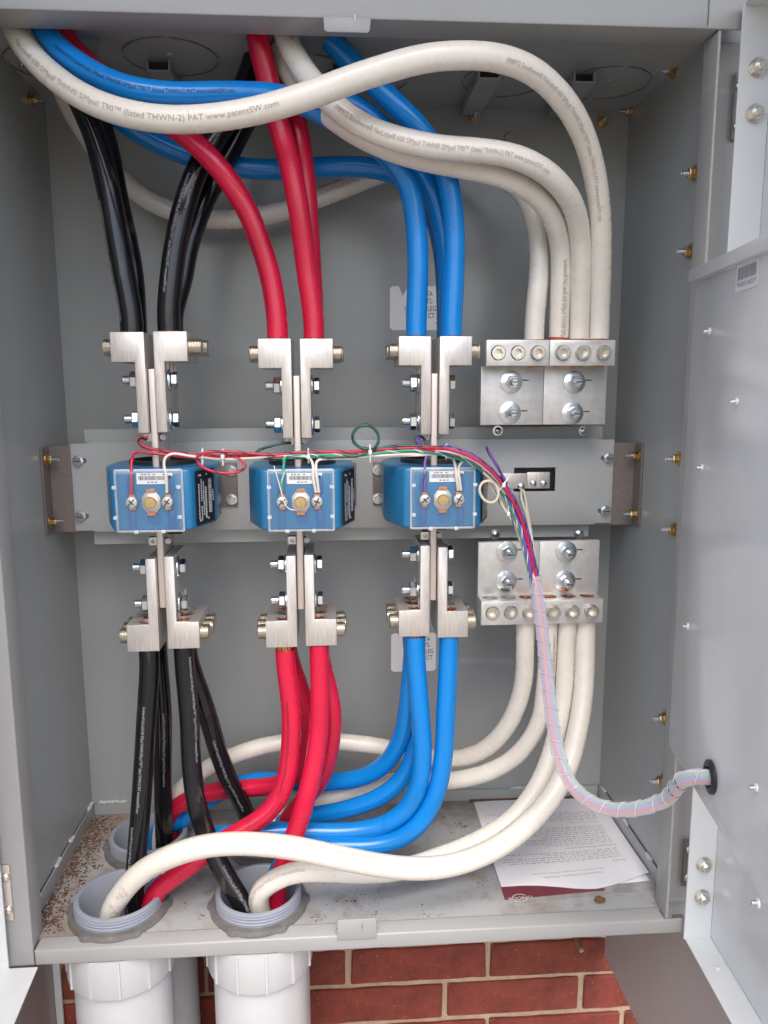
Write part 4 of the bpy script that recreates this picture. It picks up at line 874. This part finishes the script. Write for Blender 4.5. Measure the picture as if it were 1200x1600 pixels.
# --- upper blacks
cable('black cable in front at the left black lug, rising to the top left', 'black', [(209, 470, .1165), (195, 440, .117), (185, 385, .118), (174, 320, .12), (162, 262, .123), (147, 208, .128), (127, 163, .134), (106, 110, .14), (95, 60, .14), (90, 0, .14), (88, -80, .14)], ent=(E_[('black', 'left', 1)][0], 1), r=.0156, text=[sm((203, 500), 50, False, .0042)])
cable('black cable behind the front one at the left black lug', 'black', [(219, 470, .143), (208, 430, .146), (197, 370, .152), (182, 300, .16), (171, 240, .166), (157, 190, .17), (150, 140, .172), (130, 80, .172), (120, 10, .17), (118, -60, .17)], ent=(E_[('black', 'left', 1)][1], 1))
cable('black cable in front at the right black lug, leaning right behind the red curve', 'black', [(265, 475, .1165), (267, 440, .118), (274, 385, .122), (286, 330, .128), (303, 278, .136), (327, 230, .146), (352, 192, .152), (376, 150, .156), (393, 108, .158), (404, 66, .16), (410, 10, .16), (412, -70, .16)], ent=(E_[('black', 'right', 1)][0], 1), r=.0156, text=[sm((300, 275), -15, True, .0042), sm((355, 190), 20, True)])
cable('black cable behind the front one at the right black lug, crossing behind the steep red', 'black', [(281, 475, .145), (284, 440, .148), (294, 385, .155), (313, 330, .164), (338, 278, .174), (362, 232, .184), (384, 190, .19), (402, 150, .192), (414, 105, .192), (420, 50, .19), (422, -20, .19)], ent=(E_[('black', 'right', 1)][1], 1))
# --- lower cables; they end inside the four conduits
FLc, FRc, BLc, BRc = [Vector((x, y, 0)) for x, y in CONDUITS]
def tl(c, dx, dy, px=None): return [(c.x + dx, c.y + dy, .012), (c.x + dx, c.y + dy, -.05), (c.x + dx, c.y + dy, -.12)]
cable('black cable on the far left, going straight down into the front left conduit', 'black', [(233, 1060, .113), (229, 1120, .110), (225, 1190, .105), (219, 1275, .095), (213, 1350, .085), (209, 1400, .078)], ent=(E_[('black', 'left', -1)][0], -1), tail=[(-.330, .080, -.05), (-.330, .082, -.12)], text=[sm((228, 1100), -5, False, .0042), sm((217, 1290), -30, False, .0042)])
cable('black cable behind the far left one, going down into the rear left conduit', 'black', [(253, 1060, .172), (254, 1120, .18), (254, 1190, .195), (255, 1250, .212)], ent=(E_[('black', 'left', -1)][2], -1), tail=tl(BLc, .028, -.012), text=[sm(.12, 20)])
cable('black cable slanting down in front to the front right conduit', 'black', [(294, 1060, .113), (296, 1120, .109), (299, 1190, .102), (309, 1265, .09), (331, 1325, .078), (358, 1378, .066), (377, 1408, .06)], ent=(E_[('black', 'right', -1)][0], -1), tail=[(-.158, .050, -.02), (-.150, .048, -.06), (-.148, .05, -.12)], text=[sm((296, 1020), 45, False, .0042), sm((345, 1350), 35, False, .0046)])
cable('black cable behind it, slanting down to the rear right conduit', 'black', [(309, 1060, .145), (322, 1110, .155), (338, 1165, .17), (356, 1215, .19), (375, 1250, .21)], ent=(E_[('black', 'right', -1)][1], -1), tail=tl(BRc, -.016, -.01), text=[sm((330, 1150), 10, False, .0042)])
cable('red cable with bare copper at the lug, sweeping left into the front left conduit', 'red', [(452, 1060, .114), (455, 1110, .113), (454, 1165, .11), (446, 1222, .106), (426, 1262, .10), (390, 1291, .092), (345, 1316, .085), (300, 1350, .08), (265, 1375, .078), (243, 1393, .076)], ent=(E_[('red', 'left', -1)][0], -1), tail=[(-.312, .08, -.03), (-.316, .085, -.12)], strip=.0085, text=[sm((453, 1090), -15, False, .004), sm((440, 1245), 20, False, .004)])
cable('red cable going down in front into the front right conduit', 'red', [(500, 1060, .114), (500, 1110, .113), (495, 1170, .109), (483, 1230, .10), (466, 1288, .092), (448, 1340, .086), (432, 1385, .08)], ent=(E_[('red', 'right', -1)][0], -1), tail=[(-.118, .083, -.03), (-.12, .085, -.12)])
cable('red cable running left along the floor behind the black cables', 'red', [(466, 1060, .17), (478, 1110, .175), (480, 1160, .185), (466, 1205, .20), (435, 1226, .215), (390, 1231, .225), (330, 1238, .235), (290, 1252, .24), (265, 1270, .243)], ent=(E_[('red', 'left', -1)][2], -1), tail=tl(BLc, .030, .022))
cable('red cable behind the front pair, going down to the rear right conduit', 'red', [(512, 1060, .142), (519, 1110, .146), (516, 1165, .155), (502, 1215, .17), (475, 1250, .19), (450, 1280, .215)], ent=(E_[('red', 'right', -1)][1], -1), tail=tl(BRc, .032, .0))
cable('blue cable in front at the left blue lug, sweeping left across the floor', 'blue', [(651, 1050, .114), (656, 1110, .112), (660, 1170, .11), (655, 1225, .112), (634, 1266, .118), (595, 1291, .125), (545, 1300, .13), (490, 1300, .132), (430, 1299, .13), (370, 1302, .122), (315, 1315, .11), (275, 1345, .10)], ent=(E_[('blue', 'left', -1)][0], -1), tail=[(-.31, .105, -.0), (-.318, .105, -.05), (-.318, .105, -.12)], strip=.004)
cable('blue cable behind, turning left above the others towards the rear left conduit', 'blue', [(641, 1050, .143), (637, 1105, .15), (628, 1150, .165), (605, 1190, .185), (570, 1213, .205), (520, 1222, .22), (460, 1222, .23), (400, 1220, .24), (350, 1235, .25), (310, 1262, .255), (282, 1283, .252)], ent=(E_[('blue', 'left', -1)][1], -1), tail=tl(BLc, .005, .03))
cable('blue cable rising from the floor between the other lower blue ones', 'blue', [(652, 1050, .168), (654, 1110, .165), (650, 1165, .165), (632, 1213, .168), (595, 1245, .175), (545, 1264, .185), (495, 1274, .2), (450, 1283, .215)], ent=(E_[('blue', 'left', -1)][2], -1), tail=tl(BRc, .02, .028))
cable('blue cable at the right blue lug, lowest of the blue sweep over the floor', 'blue', [(697, 1050, .114), (697, 1110, .112), (693, 1180, .11), (682, 1238, .11), (658, 1284, .11), (622, 1312, .112), (575, 1322, .115), (520, 1322, .115), (470, 1327, .112), (440, 1350, .10)], ent=(E_[('blue', 'right', -1)][0], -1), tail=[(-.128, .105, .0), (-.13, .11, -.06), (-.13, .11, -.12)])
cable('white cable at the left of the lower neutral lug, looping left along the back wall', 'white', [(823, 1020, .175), (818, 1065, .18), (806, 1108, .19), (785, 1145, .205), (755, 1172, .225), (715, 1186, .245), (660, 1182, .258), (600, 1168, .262), (540, 1160, .262), (480, 1158, .262), (420, 1164, .262), (365, 1181, .262), (315, 1206, .26), (283, 1233, .258), (265, 1258, .255)], ent=(NEN[(-1, 0)][2], -1), tail=tl(BLc, .016, .012))
cable('white cable curving from under the wire bundle to the middle of the floor', 'white', [(853, 1020, .172), (852, 1075, .174), (844, 1125, .178), (822, 1165, .187), (788, 1195, .2), (740, 1214, .215), (690, 1221, .225), (630, 1220, .232), (570, 1230, .235), (510, 1248, .236), (460, 1268, .236)], ent=(NEN[(-1, 1)][0], -1), tail=tl(BRc, .0, .0), text=[sm(.02, 30, False, .0054), sm(.2, 45, False, .0054)])
cable('white cable that dives under its neighbour and enters the front right conduit', 'white', [(886, 1020, .170), (882, 1080, .160), (872, 1140, .148), (856, 1195, .135), (832, 1243, .12), (795, 1285, .105), (740, 1318, .09), (680, 1342, .078), (620, 1360, .066), (560, 1364, .054), (505, 1361, .045), (460, 1363, .042), (425, 1377, .044), (404, 1396, .05)], ent=(NEN[(-1, 1)][1], -1), r=.0150, tail=[(-.140, .062, -.02), (-.139, .064, -.06), (-.138, .066, -.12)], text=[sm(.02, 40, False, .0054), (PRINT, .085, 42, .0046, .55, True)])
SCUFFED = cable('white cable with scuffed jacket sweeping across the front into the front left conduit', 'white', [(916, 1020, .165), (912, 1080, .145), (903, 1140, .122), (888, 1195, .10), (862, 1245, .076), (822, 1290, .052), (775, 1325, .032), (720, 1348, .016), (665, 1357, .004), (600, 1353, -.004), (535, 1341, -.008), (460, 1325, -.008), (385, 1318, -.002), (320, 1322, .008), (262, 1340, .022), (217, 1366, .038), (187, 1400, .05), (172, 1430, .056)], ent=(NEN[(-1, 1)][2], -1), r=.0158, tail=[(-.361, .062, -.05), (-.360, .07, -.12)], text=[(PRINT, .40, 55, .0052, .6, True)])
def patch(t, path, r, px, py, phi, L_, W_, m, name, amp, n=14, thin=0):
    """irregular scuff or stain hugging the jacket near a point of the picture"""
    dr = (at(px, py, .1) - CP).normalized(); k = min(range(len(path)), key=lambda i: ((path[i] - CP) - dr * (path[i] - CP).dot(dr)).length); mb = MB(); vs_ = []; ok = []
    st = (path[k] - path[k - 1]).length; ref = Vector((0, -1, 0)); ph_ = random.random() * 9
    for i in range(n + 1):
        for j_ in range(n + 1):
            u, v = i / n * 2 - 1, j_ / n * 2 - 1; f = k + u * L_ / 2 / st; i0 = max(1, min(len(path) - 3, int(math.floor(f)))); p = path[i0].lerp(path[i0 + 1], f - i0)
            tt = (path[i0 + 1] - path[i0 - 1]).normalized(); nn = (ref - tt * ref.dot(tt)).normalized(); b = tt.cross(nn); a_ = R(phi) + v * W_ / 2 / r
            h = amp * max(0, math.sin(u * 9 + v * 4 + ph_) * .5 + math.sin(v * 13 - u * 5) * .3 + .4); vs_.append(p + (nn * math.cos(a_) + b * math.sin(a_)) * (r * 1.018 + .0002 + h))
            an = math.atan2(v, u); ok.append(math.hypot(u, v) < .74 + .18 * math.sin(3 * an + ph_) + .08 * math.sin(7 * an) and (not thin or random.random() > thin))
    N = n + 1; mb.add(vs_, [q for q in ((i * N + j_, i * N + j_ + 1, (i + 1) * N + j_ + 1, (i + 1) * N + j_) for i in range(n) for j_ in range(n)) if all(ok[x] for x in q)])
    if mb.f: mb.build(name, m, t, smooth=60)
SCUFF = mat('scuffed_jacket', (.66, .60, .54), .7, noise=(120, (.50, .44, .38), .4, .7), bump=(200, .6))
STAIN = mat('brown_stain', (.36, .22, .12), .8, noise=(200, (.62, .52, .42), .42, .6))
patch(*SCUFFED, .0158, 205, 1387, 10, .030, .020, SCUFF, 'jacket_scuff', .0010); patch(*SCUFFED, .0158, 183, 1412, -10, .034, .024, SCUFF, 'jacket_scuff', .0007)
patch(*SCUFFED, .0158, 245, 1358, -40, .050, .010, SCUFF, 'jacket_scuff', .0008)
patch(*STAINED, .0150, 446, 68, 5, .040, .018, STAIN, 'jacket_stain', 0, 18, .35); patch(*STAINED, .0150, 456, 92, 0, .014, .008, STAIN, 'jacket_stain', 0, 12, .3)
e = NEN[(1, 1)][0]; t_ = TAPED[0]
TAPE = mat('orange_red_mark', (.45, .06, .02), .5)
MB().lathe([(CR * .98, .001), (CR * 1.02, .001), (CR * 1.03, .0045), (CR * .98, .0045)], e, (.04, -.02, 1), 24).build('tape_ring', TAPE, t_)

# ================================================================== CONTROL WIRES
WR = .0020
def wire(label, col, pts, r=WR, stripe=False, name='control_wire', cat='wire', end=None):
    path = smooth_path(spline([at(*q) if not isinstance(q, Vector) else q for q in pts], .003), 3)
    t = thing(name, label, cat, path[0], 'thin control wires')
    MB().tube(path, r, 10).build('insulation', WIRES[col], t, smooth=60)
    if stripe:
        fr = frames(path); mb = MB(); q = []
        for i, (p, tt, a, b) in enumerate(fr):
            an = i * .003 / .018 * 2 * math.pi * .5; q.append(p + (a * math.cos(an) + b * math.sin(an)) * (r * .86))
        mb.tube(q, r * .42, 6); mb.build('tracer_stripe', MARK if stripe is True else stripe, t, smooth=60)
    if end: MB().cyl(path[-1], path[-1] + Vector((0, 0, -.006)), .0011, 8).build('bare_end', COPPER, t)
    return path
T1 = lambda d, x, z: Vector((PH[d][0] + {'black': 0, 'red': .004, 'blue': .0065}[d] + x, .0635, CTZ[d] + z))
YW = .062
bund = [(700, 706), (740, 720), (775, 750), (800, 787), (817, 830), (828, 880), (836, 915)]
def bundle(dx, dy, Y0=.06):
    """one strand of the harness from the blue transformer down to the spiral wrap, with its own offset"""
    out = []
    for i, (x, y) in enumerate(bund):
        k = i / (len(bund) - 1); nx, ny = (.25 + .75 * k), -(1 - k) * 1.0
        dx_ = dx * 1.5
        out.append((x + dx_ * nx * (1 - .25 * k), y + dy * ny * -1 + dx_ * ny * .6, Y0 + .004 * math.sin(dx * 3 + i * .9) - .010 * k))
    return out
YU = .085
wire('red wire with black stripe from the tap above the left transformer', 'red', [(229, 687, .117), (221, 683, .11), (215, 688, .105), (223, 697, .10), (245, 703, .098), (280, 708, .096), (320, 711, .094), (370, 712, .09), (420, 712, YU), (470, 707, YU), (540, 706, YU), (600, 702, .08), (650, 700, .075)] + bundle(4, 0), stripe=True)
wire('red wire rising from the left screw of the left transformer', 'red', [T1('black', -.0248, .009), (205, 745, .064), (206.5, 716, .075), (211, 707, .085), (225, 706.5, .09), (260, 711, .094), (300, 715, .092), (350, 715, .088), (420, 714, YU), (480, 711, YU), (545, 708, YU), (610, 704, .08), (655, 703, .075)] + bundle(1.5, 2), stripe=False)
wire('white wire rising from the right screw of the left transformer', 'white', [T1('black', .0228, .011), (260, 745, .064), (256, 725, .074), (259, 714, .085), (268, 709, .09), (300, 713, .09), (340, 717, .088), (390, 716, YU), (440, 712, YU), (500, 715, YU), (560, 715, YU), (620, 712, .08), (660, 711, .075)] + bundle(-1.5, 1, .066))
wire('red wire coiled in a flat loop right of the left transformer', 'red', [(430, 711, .083), (395, 709, .082), (360, 706, .080), (330, 706, .078), (310, 711, .077), (306, 719, .077), (318, 731, .077), (345, 739, .077), (370, 738, .078), (383, 731, .08), (381, 722, .083), (368, 714, .086), (350, 711, .088)], stripe=True, name='wire_loop')
wire('dark green wire with a round loop between the middle and right transformers', 'dkgreen', [(454, 692, .117), (445, 692, .11), (425, 696, .105), (404, 704, .098), (398, 709, .095), (408, 714, .09), (430, 716.5, YU), (480, 715, .083), (530, 714, .08), (565, 711, .078), (582, 703, .078), (592, 688, .078), (588, 672, .078), (572, 664, .079), (556, 670, .08), (550, 684, .08), (560, 698, .081), (580, 702, .081), (610, 698, .08), (640, 696, .078), (665, 698, .076)] + bundle(3, -3), stripe=True)
wire('green wire rising from the left screw of the middle transformer', 'green', [T1('red', -.0248, .009), (441.5, 748, .064), (444, 722, .074), (447, 713, .083), (456, 711.5, .085), (490, 711, .083), (560, 711.5, .08), (610, 706, .078), (650, 704, .075)] + bundle(-4, 3), stripe=INKW)
wire('white wire, left of two rising from the right screw of the middle transformer', 'white', [T1('red', .0215, .011), (489.5, 748, .064), (489, 726, .074), (485, 717, .08), (477, 713, .083), (460, 713, .086), (430, 713, .088)])
wire('white wire, right of two rising from the right screw of the middle transformer', 'white', [T1('red', .0255, .011), (495.5, 748, .064), (493.5, 727, .074), (496, 719, .08), (505, 717, .083), (540, 716.5, .083), (590, 712, .08), (640, 710, .077), (670, 709, .075)] + bundle(-3, 0, .068))
wire('purple wire with black stripe from the tap above the right transformer', 'purple', [(664, 687, .117), (658, 681, .11), (651, 683, .105), (651, 690, .10), (662, 698, .09), (680, 702, .08)] + bundle(6, -2)[0:], stripe=True)
wire('purple wire rising from the left screw of the right transformer', 'purple', [T1('blue', -.0248, .009), (664, 748, .064), (664, 722, .072), (667, 711, .075), (678, 707, .074)] + bundle(0, -2), stripe=True)
wire('white wire from the right screw of the right transformer to the cable tie', 'white', [T1('blue', .0215, .011), (713, 745, .062), (711.5, 728, .068), (707, 714, .072), (699, 708.5, .074), (685, 708, .075), (668, 709, .077)])
wire('white wire arching from the right screw of the right transformer into the bundle', 'white', [T1('blue', .0255, .011), (717.5, 745, .062), (716, 733, .066), (721, 722, .066), (731, 717, .064), (745, 722, .062), (762, 738, .062), (778, 762, .066), (797, 800, .068), (813, 845, .066), (826, 890, .06), (834, 915, .055)])
wire('purple wire strand on the outer side of the bundle', 'purple', [(668, 705, .072)] + bundle(7.5, 1, .058), stripe=True)
wire('red wire strand in the middle of the bundle', 'red', [(668, 704, .074)] + bundle(3.2, -1, .052))
wire('purple wire strand on the inner side of the bundle', 'purple', [(668, 706, .074)] + bundle(-2.2, -1, .056), stripe=INKW)
wire('white wire strand running with the red ones in the bundle', 'white', [(668, 703, .073)] + bundle(1.6, 1, .057))
wire('cream wire tied in a small ring beside the right transformer', 'cream', [(790, 772, .054), (781, 762, .052), (768, 752, .051), (756, 752, .05), (749, 762, .05), (753, 777, .05), (765, 786, .05), (775, 783, .05), (779, 772, .05), (776, 759, .051), (768, 750, .053), (755, 738, .056)], name='wire_loop')
wire('cream wire hanging from the small ring to the bundle', 'cream', [(762, 750, .058), (770, 765, .06), (782, 785, .06), (795, 805, .058), (805, 820, .056), (818, 838, .054)], stripe=True)
wire('purple wire end sticking up out of the bundle', 'purple', [(792, 756, .05), (782, 738, .045), (771, 719, .042), (759, 698, .040)], stripe=True)
wire('white wire from the ground terminal screw down behind the bundle', 'white', [(815, 766, .236), (814, 775, .225), (818, 790, .20), (823, 805, .16), (828, 830, .11), (831, 860, .075)])
wire('second white wire from the ground terminal, right of the first', 'white', [(818, 766, .236), (821, 778, .225), (823, 792, .20), (826, 810, .16), (831, 840, .11), (835, 870, .075)])
# cable ties
def tie(px, py, Y, label, rx=.005, rz=.010, dx=0, tail_=(0, 0, .012)):
    p = at(px, py, Y); t = thing('cable_tie', label, 'cable tie', p, 'nylon cable ties on the control wires')
    ringp = [p + Vector((dx * math.sin(2 * math.pi * k / 20), math.cos(2 * math.pi * k / 20) * rx, math.sin(2 * math.pi * k / 20) * rz)) for k in range(21)]
    MB().tube(ringp, .0011, 6).build('strap', NYLON, t, smooth=60)
    MB().box(p.x - .0025, p.x + .0025, p.y - rx - .004, p.y - rx, p.z - .003, p.z + .003).build('head', NYLON, t, .0006, 1)
    MB().tube([p + Vector((0, -rx - .002, 0)), p + Vector((0, -rx - .002, 0)) + Vector(tail_)], .0010, 6).build('tail', NYLON, t)
tie(317, 712, .088, 'cable tie beside the red loop, nearer the left transformer', tail_=(0, 0, -.012)); tie(349, 713, .088, 'cable tie behind the right half of the red loop', tail_=(0, 0, -.012))
tie(482, 713, .084, 'cable tie above the middle transformer'); tie(578, 706, .080, 'cable tie under the round green loop', tail_=(0, 0, -.014))
tie(697, 706, .072, 'cable tie above the right transformer'); tie(785, 757, .052, 'cable tie beside the cream ring', dx=.006, tail_=(.008, 0, .012)); tie(793, 802, .06, 'cable tie on the hanging cream wires', .003, .004)
wire('thin white tie tail curling over the left screw of the middle transformer', 'white', [(428, 728, .05), (434, 748, .047), (440, 770, .045), (444, 786, .045), (452, 796, .045), (460, 797, .046)], r=.0008, name='tie_tail', cat='tie tail')
# spiral wrapped harness
hp = hole + PN * .0
HP = [at(835, 900, .051), at(841, 940, .045), at(847, 985, .036), at(853, 1040, .02), at(859, 1095, .0), at(867, 1150, -.02), at(878, 1195, -.04), at(896, 1230, -.06), at(925, 1254, -.085), at(960, 1265, -.105), at(1000, 1263, -.125), at(1040, 1249, -.14), hole + PN * .026 + Vector((0, .004, -.004)), hole + PN * .006, hole - PN * .03]
hpath = smooth_path(spline(HP, .0025), 8)
hn = thing('wrapped_harness', 'control wire bundle in clear spiral wrap curving into the grommet of the right panel', 'wire harness', hpath[-1])
fr = frames(hpath)
for col, k in (('white', 0), ('purple', 1), ('red', 2), ('white', 3), ('green', 4), ('purple', 5), ('red', 6)):
    q = []
    for i, (p, t, a, b) in enumerate(fr):
        an = k / 7 * 2 * math.pi + i * .010; rr = .0058 if k else .001; q.append(p + (a * math.cos(an) + b * math.sin(an)) * rr)
    MB().tube(q, .0024, 7).build('strand', WIRES[col], hn, smooth=60)
n = 20; pitch = 9.0; mb = MB(); vs_ = []; fs_ = []
for i, (p, t, a, b) in enumerate(fr):
    for k in range(n):
        an = 2 * math.pi * k / n; u = (i / pitch + k / n) % 1.0; rr = .0085 + .0012 * u; vs_.append(p + (a * math.cos(an) + b * math.sin(an)) * rr)
for i in range(len(fr) - 1):
    for k in range(n):
        u = (i / pitch + (k + .5) / n) % 1.0
        if u > .86 and len(fr) - 45 < i < len(fr) - 28: continue
        j = (k + 1) % n; fs_.append((i * n + k, i * n + j, (i + 1) * n + j, (i + 1) * n + k))
mb.add(vs_, fs_); mb.build('spiral_wrap', WRAP, hn, smooth=18)
q = []
for i in range((len(fr) - 1) * 4):
    f = i / 4; i0 = int(f); p, t, a, b = fr[i0]; p = p.lerp(fr[i0 + 1][0], f - i0); an = -2 * math.pi * f / pitch; q.append(p + (a * math.cos(an) + b * math.sin(an)) * .0097)
MB().tube(q, .0003, 5).build('wrap_edge', NYLON, hn, smooth=60)

# ================================================================== PAPER, FOLDER, DIRT
ZP = ZF
corner = [atz(737, 1247, ZP), atz(936, 1240, ZP), atz(1026, 1367, ZP), atz(783, 1388, ZP)]
for c in corner: c.y = min(c.y, YB - .012); c.x = min(c.x, WX - .006)
Q00, Q10, Q11, Q01 = corner     # rear left, rear right, front right, front left
def pq(u, v): return (Q00 * (1 - u) + Q10 * u) * (1 - v) + (Q01 * (1 - u) + Q11 * u) * v
def sheet(name, zfun, ext, m, parent=None, n=18, th=.0004):
    mb = MB(); vs_ = []
    for lay in (0, 1):
        for j in range(n + 1):
            for i in range(n + 1):
                u, v = i / n, j / n; p = pq(u, v * ext(u)); vs_.append((p.x, p.y, ZF + zfun(u, v) - lay * th))
    N = (n + 1) ** 2; fs_ = []
    for j in range(n):
        for i in range(n):
            a = j * (n + 1) + i; fs_.append((a, a + 1, a + n + 2, a + n + 1)); fs_.append((N + a + n + 1, N + a + n + 2, N + a + 1, N + a))
    for i in range(n):
        fs_ += [(i, N + i, N + i + 1, i + 1)]; a = n * (n + 1) + i; fs_ += [(a, a + 1, N + a + 1, N + a)]
        a = i * (n + 1); b = a + n + 1; fs_ += [(a, b, N + b, N + a)]; a += n; b += n; fs_ += [(a, N + a, N + b, b)]
    mb.add(vs_, fs_); return mb.build(name, m, parent, smooth=60)
folder = thing('brochure', 'maroon and grey brochure in a plastic sleeve sticking out under the white sheet', 'brochure', pq(.5, 1.02) * 1)
WL[folder] = Vector((pq(.5, 1.02).x, pq(.5, 1.02).y, ZF)); folder.location = WL[folder]
def fold_quad(name, u0, u1, v0, v1, m, z): 
    a = [pq(u0, v0), pq(u1, v0), pq(u1, v1), pq(u0, v1)]; return MB().hull8([(q.x, q.y, ZF + z) for q in a], [(q.x, q.y, ZF + z - .0006) for q in a]).build(name, m, folder)
fold_quad('cover_strip', .0, .66, .94, 1.115, MAROON, .0012)
fold_quad('sleeve', .04, .985, .90, 1.16, SLEEVE, .0005)
fold_quad('inner_page', .60, .985, .93, 1.06, LABELG, .0011)
# logo lettering, upside down from here
mb = MB(); UL, VL = (pq(.0, 1.0) - pq(1, 1.0)).normalized(), (pq(.2, 1.1) - pq(.2, .9)).normalized(); UL.z = VL.z = 0
o0 = atz(812, 1402.5, ZF); flat_text(mb, 'ONCOR', (o0.x, o0.y, ZF + .0013), UL, VL, .0062, 1.15, 'c', .0003)
for a0, a1 in ((-150, -20), (25, 165)):           # two arcs that ring the word
    prev = None
    for k in range(21):
        a = R(a0 + (a1 - a0) * k / 20); p1 = o0 + UL * (.0005 + .0118 * math.cos(a)) + VL * (.003 + .0088 * math.sin(a)); p1.z = ZF + .0016
        if prev is not None: d = (p1 - prev).normalized(); e = Vector((-d.y, d.x, 0)) * .0006; mb.add([prev + e, p1 + e, p1 - e, prev - e], [(0, 1, 2, 3)])
        prev = p1
mb.build('logo', INKW, folder, smooth=0)
def pz(u, v): return .0026 + .0012 * math.sin(u * 5 + v * 3) + (.010 * max(0, (u - .55)) ** 1.5 * max(0, v - .6) * 2)
paper = sheet('paper_sheet', pz, lambda u: 1.0 + .10 * max(0, math.sin(max(0, min(1, (u - .12) / .92)) * math.pi)) ** 1.3 * min(1, u / .6), PAPER)
tag(paper, 'printed white instruction sheet lying upside down on the cabinet floor', 'paper')
mb = MB()
def paper_text(s_, u, v, cap, wide=.95, al='l'):
    """u from the reader's left (our right), v measured from the heading end (our front)"""
    vv, ff = text_mesh(s_, cap, wide); x0 = min(q[0] for q in vv); x1 = max(q[0] for q in vv); sh = 0 if al == 'l' else -(x0 + x1) / 2
    W_, H_ = .235, .262; out = []
    for x, y in vv:
        uu = 1 - u - (x + sh) / W_; v2 = 1 - v + y / H_; p = pq(uu, v2); out.append((p.x, p.y, ZF + pz(uu, v2) + .0004))
    mb.add(out, ff)
paper_text('Transocket Installation Checklist', .5, .065, .0052, .95, 'c'); paper_text('A Quick Reference for Installers of Meter Transockets', .52, .105, .0038, .95, 'c')
paper_text('General', .09, .17, .0050); paper_text('Transocket Wiring Instructions', .09, .36, .0050); paper_text('Transocket Locations', .12, .67, .0046)
def textlines(v0, n, dv, cap):
    for i in range(n):
        u = .11; end = random.choice((.93, .9, .86, .6, .95))
        while u < end:
            w_ = random.uniform(.012, .05); vv = v0 + i * dv; k = max(2, int(w_ / .008))
            for q in range(k):
                ua, ub = u + w_ * q / k, u + w_ * (q + .72) / k; h = random.choice((.6, .75, 1)) * cap / .262
                ps = [(1 - ua, 1 - vv), (1 - ub, 1 - vv), (1 - ub, 1 - vv + h), (1 - ua, 1 - vv + h)]
                mb.add([(pq(a, b).x, pq(a, b).y, ZF + pz(a, b) + .0004) for a, b in ps], [(0, 1, 2, 3)])
            u += w_ + .010
textlines(.215, 5, .024, .0026); textlines(.395, 10, .024, .0026); textlines(.70, 5, .026, .0026)
mb.build('print', INKG, paper, smooth=0)
# clay lump on the front edge of the floor
p = atz(937, 1410, ZF); mb = MB(); bm = bmesh.new(); bmesh.ops.create_icosphere(bm, subdivisions=3, radius=1)
me = bpy.data.meshes.new('clay_lump')
for v in bm.verts: v.co = Vector((v.co.x * .0085, v.co.y * .0055, v.co.z * .0042)) * (1 + random.uniform(-.16, .16))
bm.to_mesh(me); bm.free(); me.materials.append(ROCK); o = put('clay_lump', me, None, (p.x, p.y, ZF + .005)); tag(o, 'small brown lump of dried clay beside the maroon brochure', 'debris')
# loose dirt: too small to count
mb = MB()
def speck(x, y, s):
    if any((x - cx) ** 2 + (y - cy) ** 2 < .079 ** 2 for cx, cy in CONDUITS): return
    a = random.random() * 6.3; c, d = math.cos(a) * s, math.sin(a) * s; k = random.uniform(.3, .9); h = s * random.uniform(.3, .7); z = ZF + .0001
    mb.add([(x + c, y + d, z), (x - d * k, y + c * k, z), (x - c, y - d, z), (x + d * k, y - c * k, z), (x, y, z + h)], [(0, 1, 4), (1, 2, 4), (2, 3, 4), (3, 0, 4)])
SZ = (.0005, .0007, .001, .0014, .002, .0028)
for _ in range(150):
    cx = -.466 + abs(random.gauss(0, .03)); cy = random.uniform(.03, .335); sp_ = random.uniform(.003, .016)
    for _k in range(random.randint(4, 34)): 
        x, y = random.gauss(cx, sp_), random.gauss(cy, sp_ * 1.4)
        if -.466 < x < .46 and .026 < y < .338: speck(x, y, random.choice(SZ))
for _ in range(500):
    x = -.466 + abs(random.gauss(0, .006)); y = random.uniform(.03, .335); speck(x, y, random.choice(SZ))
for _ in range(34):
    cx, cy = random.choice(((random.uniform(-.46, -.2), .332 - abs(random.gauss(0, .03))), (random.gauss(-.25, .025), random.gauss(.11, .05)), (random.gauss(-.02, .05), random.gauss(.055, .02)), (random.uniform(0, .2), random.uniform(.1, .3)))); sp_ = random.uniform(.002, .012)
    for _k in range(random.randint(3, 26)):
        x, y = random.gauss(cx, sp_), random.gauss(cy, sp_)
        if -.466 < x < .46 and .026 < y < .338: speck(x, y, random.choice(SZ[:5]))
for _ in range(120): speck(random.uniform(-.07, .21), random.uniform(.03, .30), random.choice((.0004, .0006, .001)))
for _ in range(120): speck(random.gauss(-.03, .05), random.gauss(.06, .03), random.choice((.0005, .0009, .0013)))
o = mb.build('dirt', DIRT, None, smooth=0); o['kind'] = 'stuff'; o['label'] = 'brown dirt and grit scattered over the cabinet floor'; o['category'] = 'dirt'
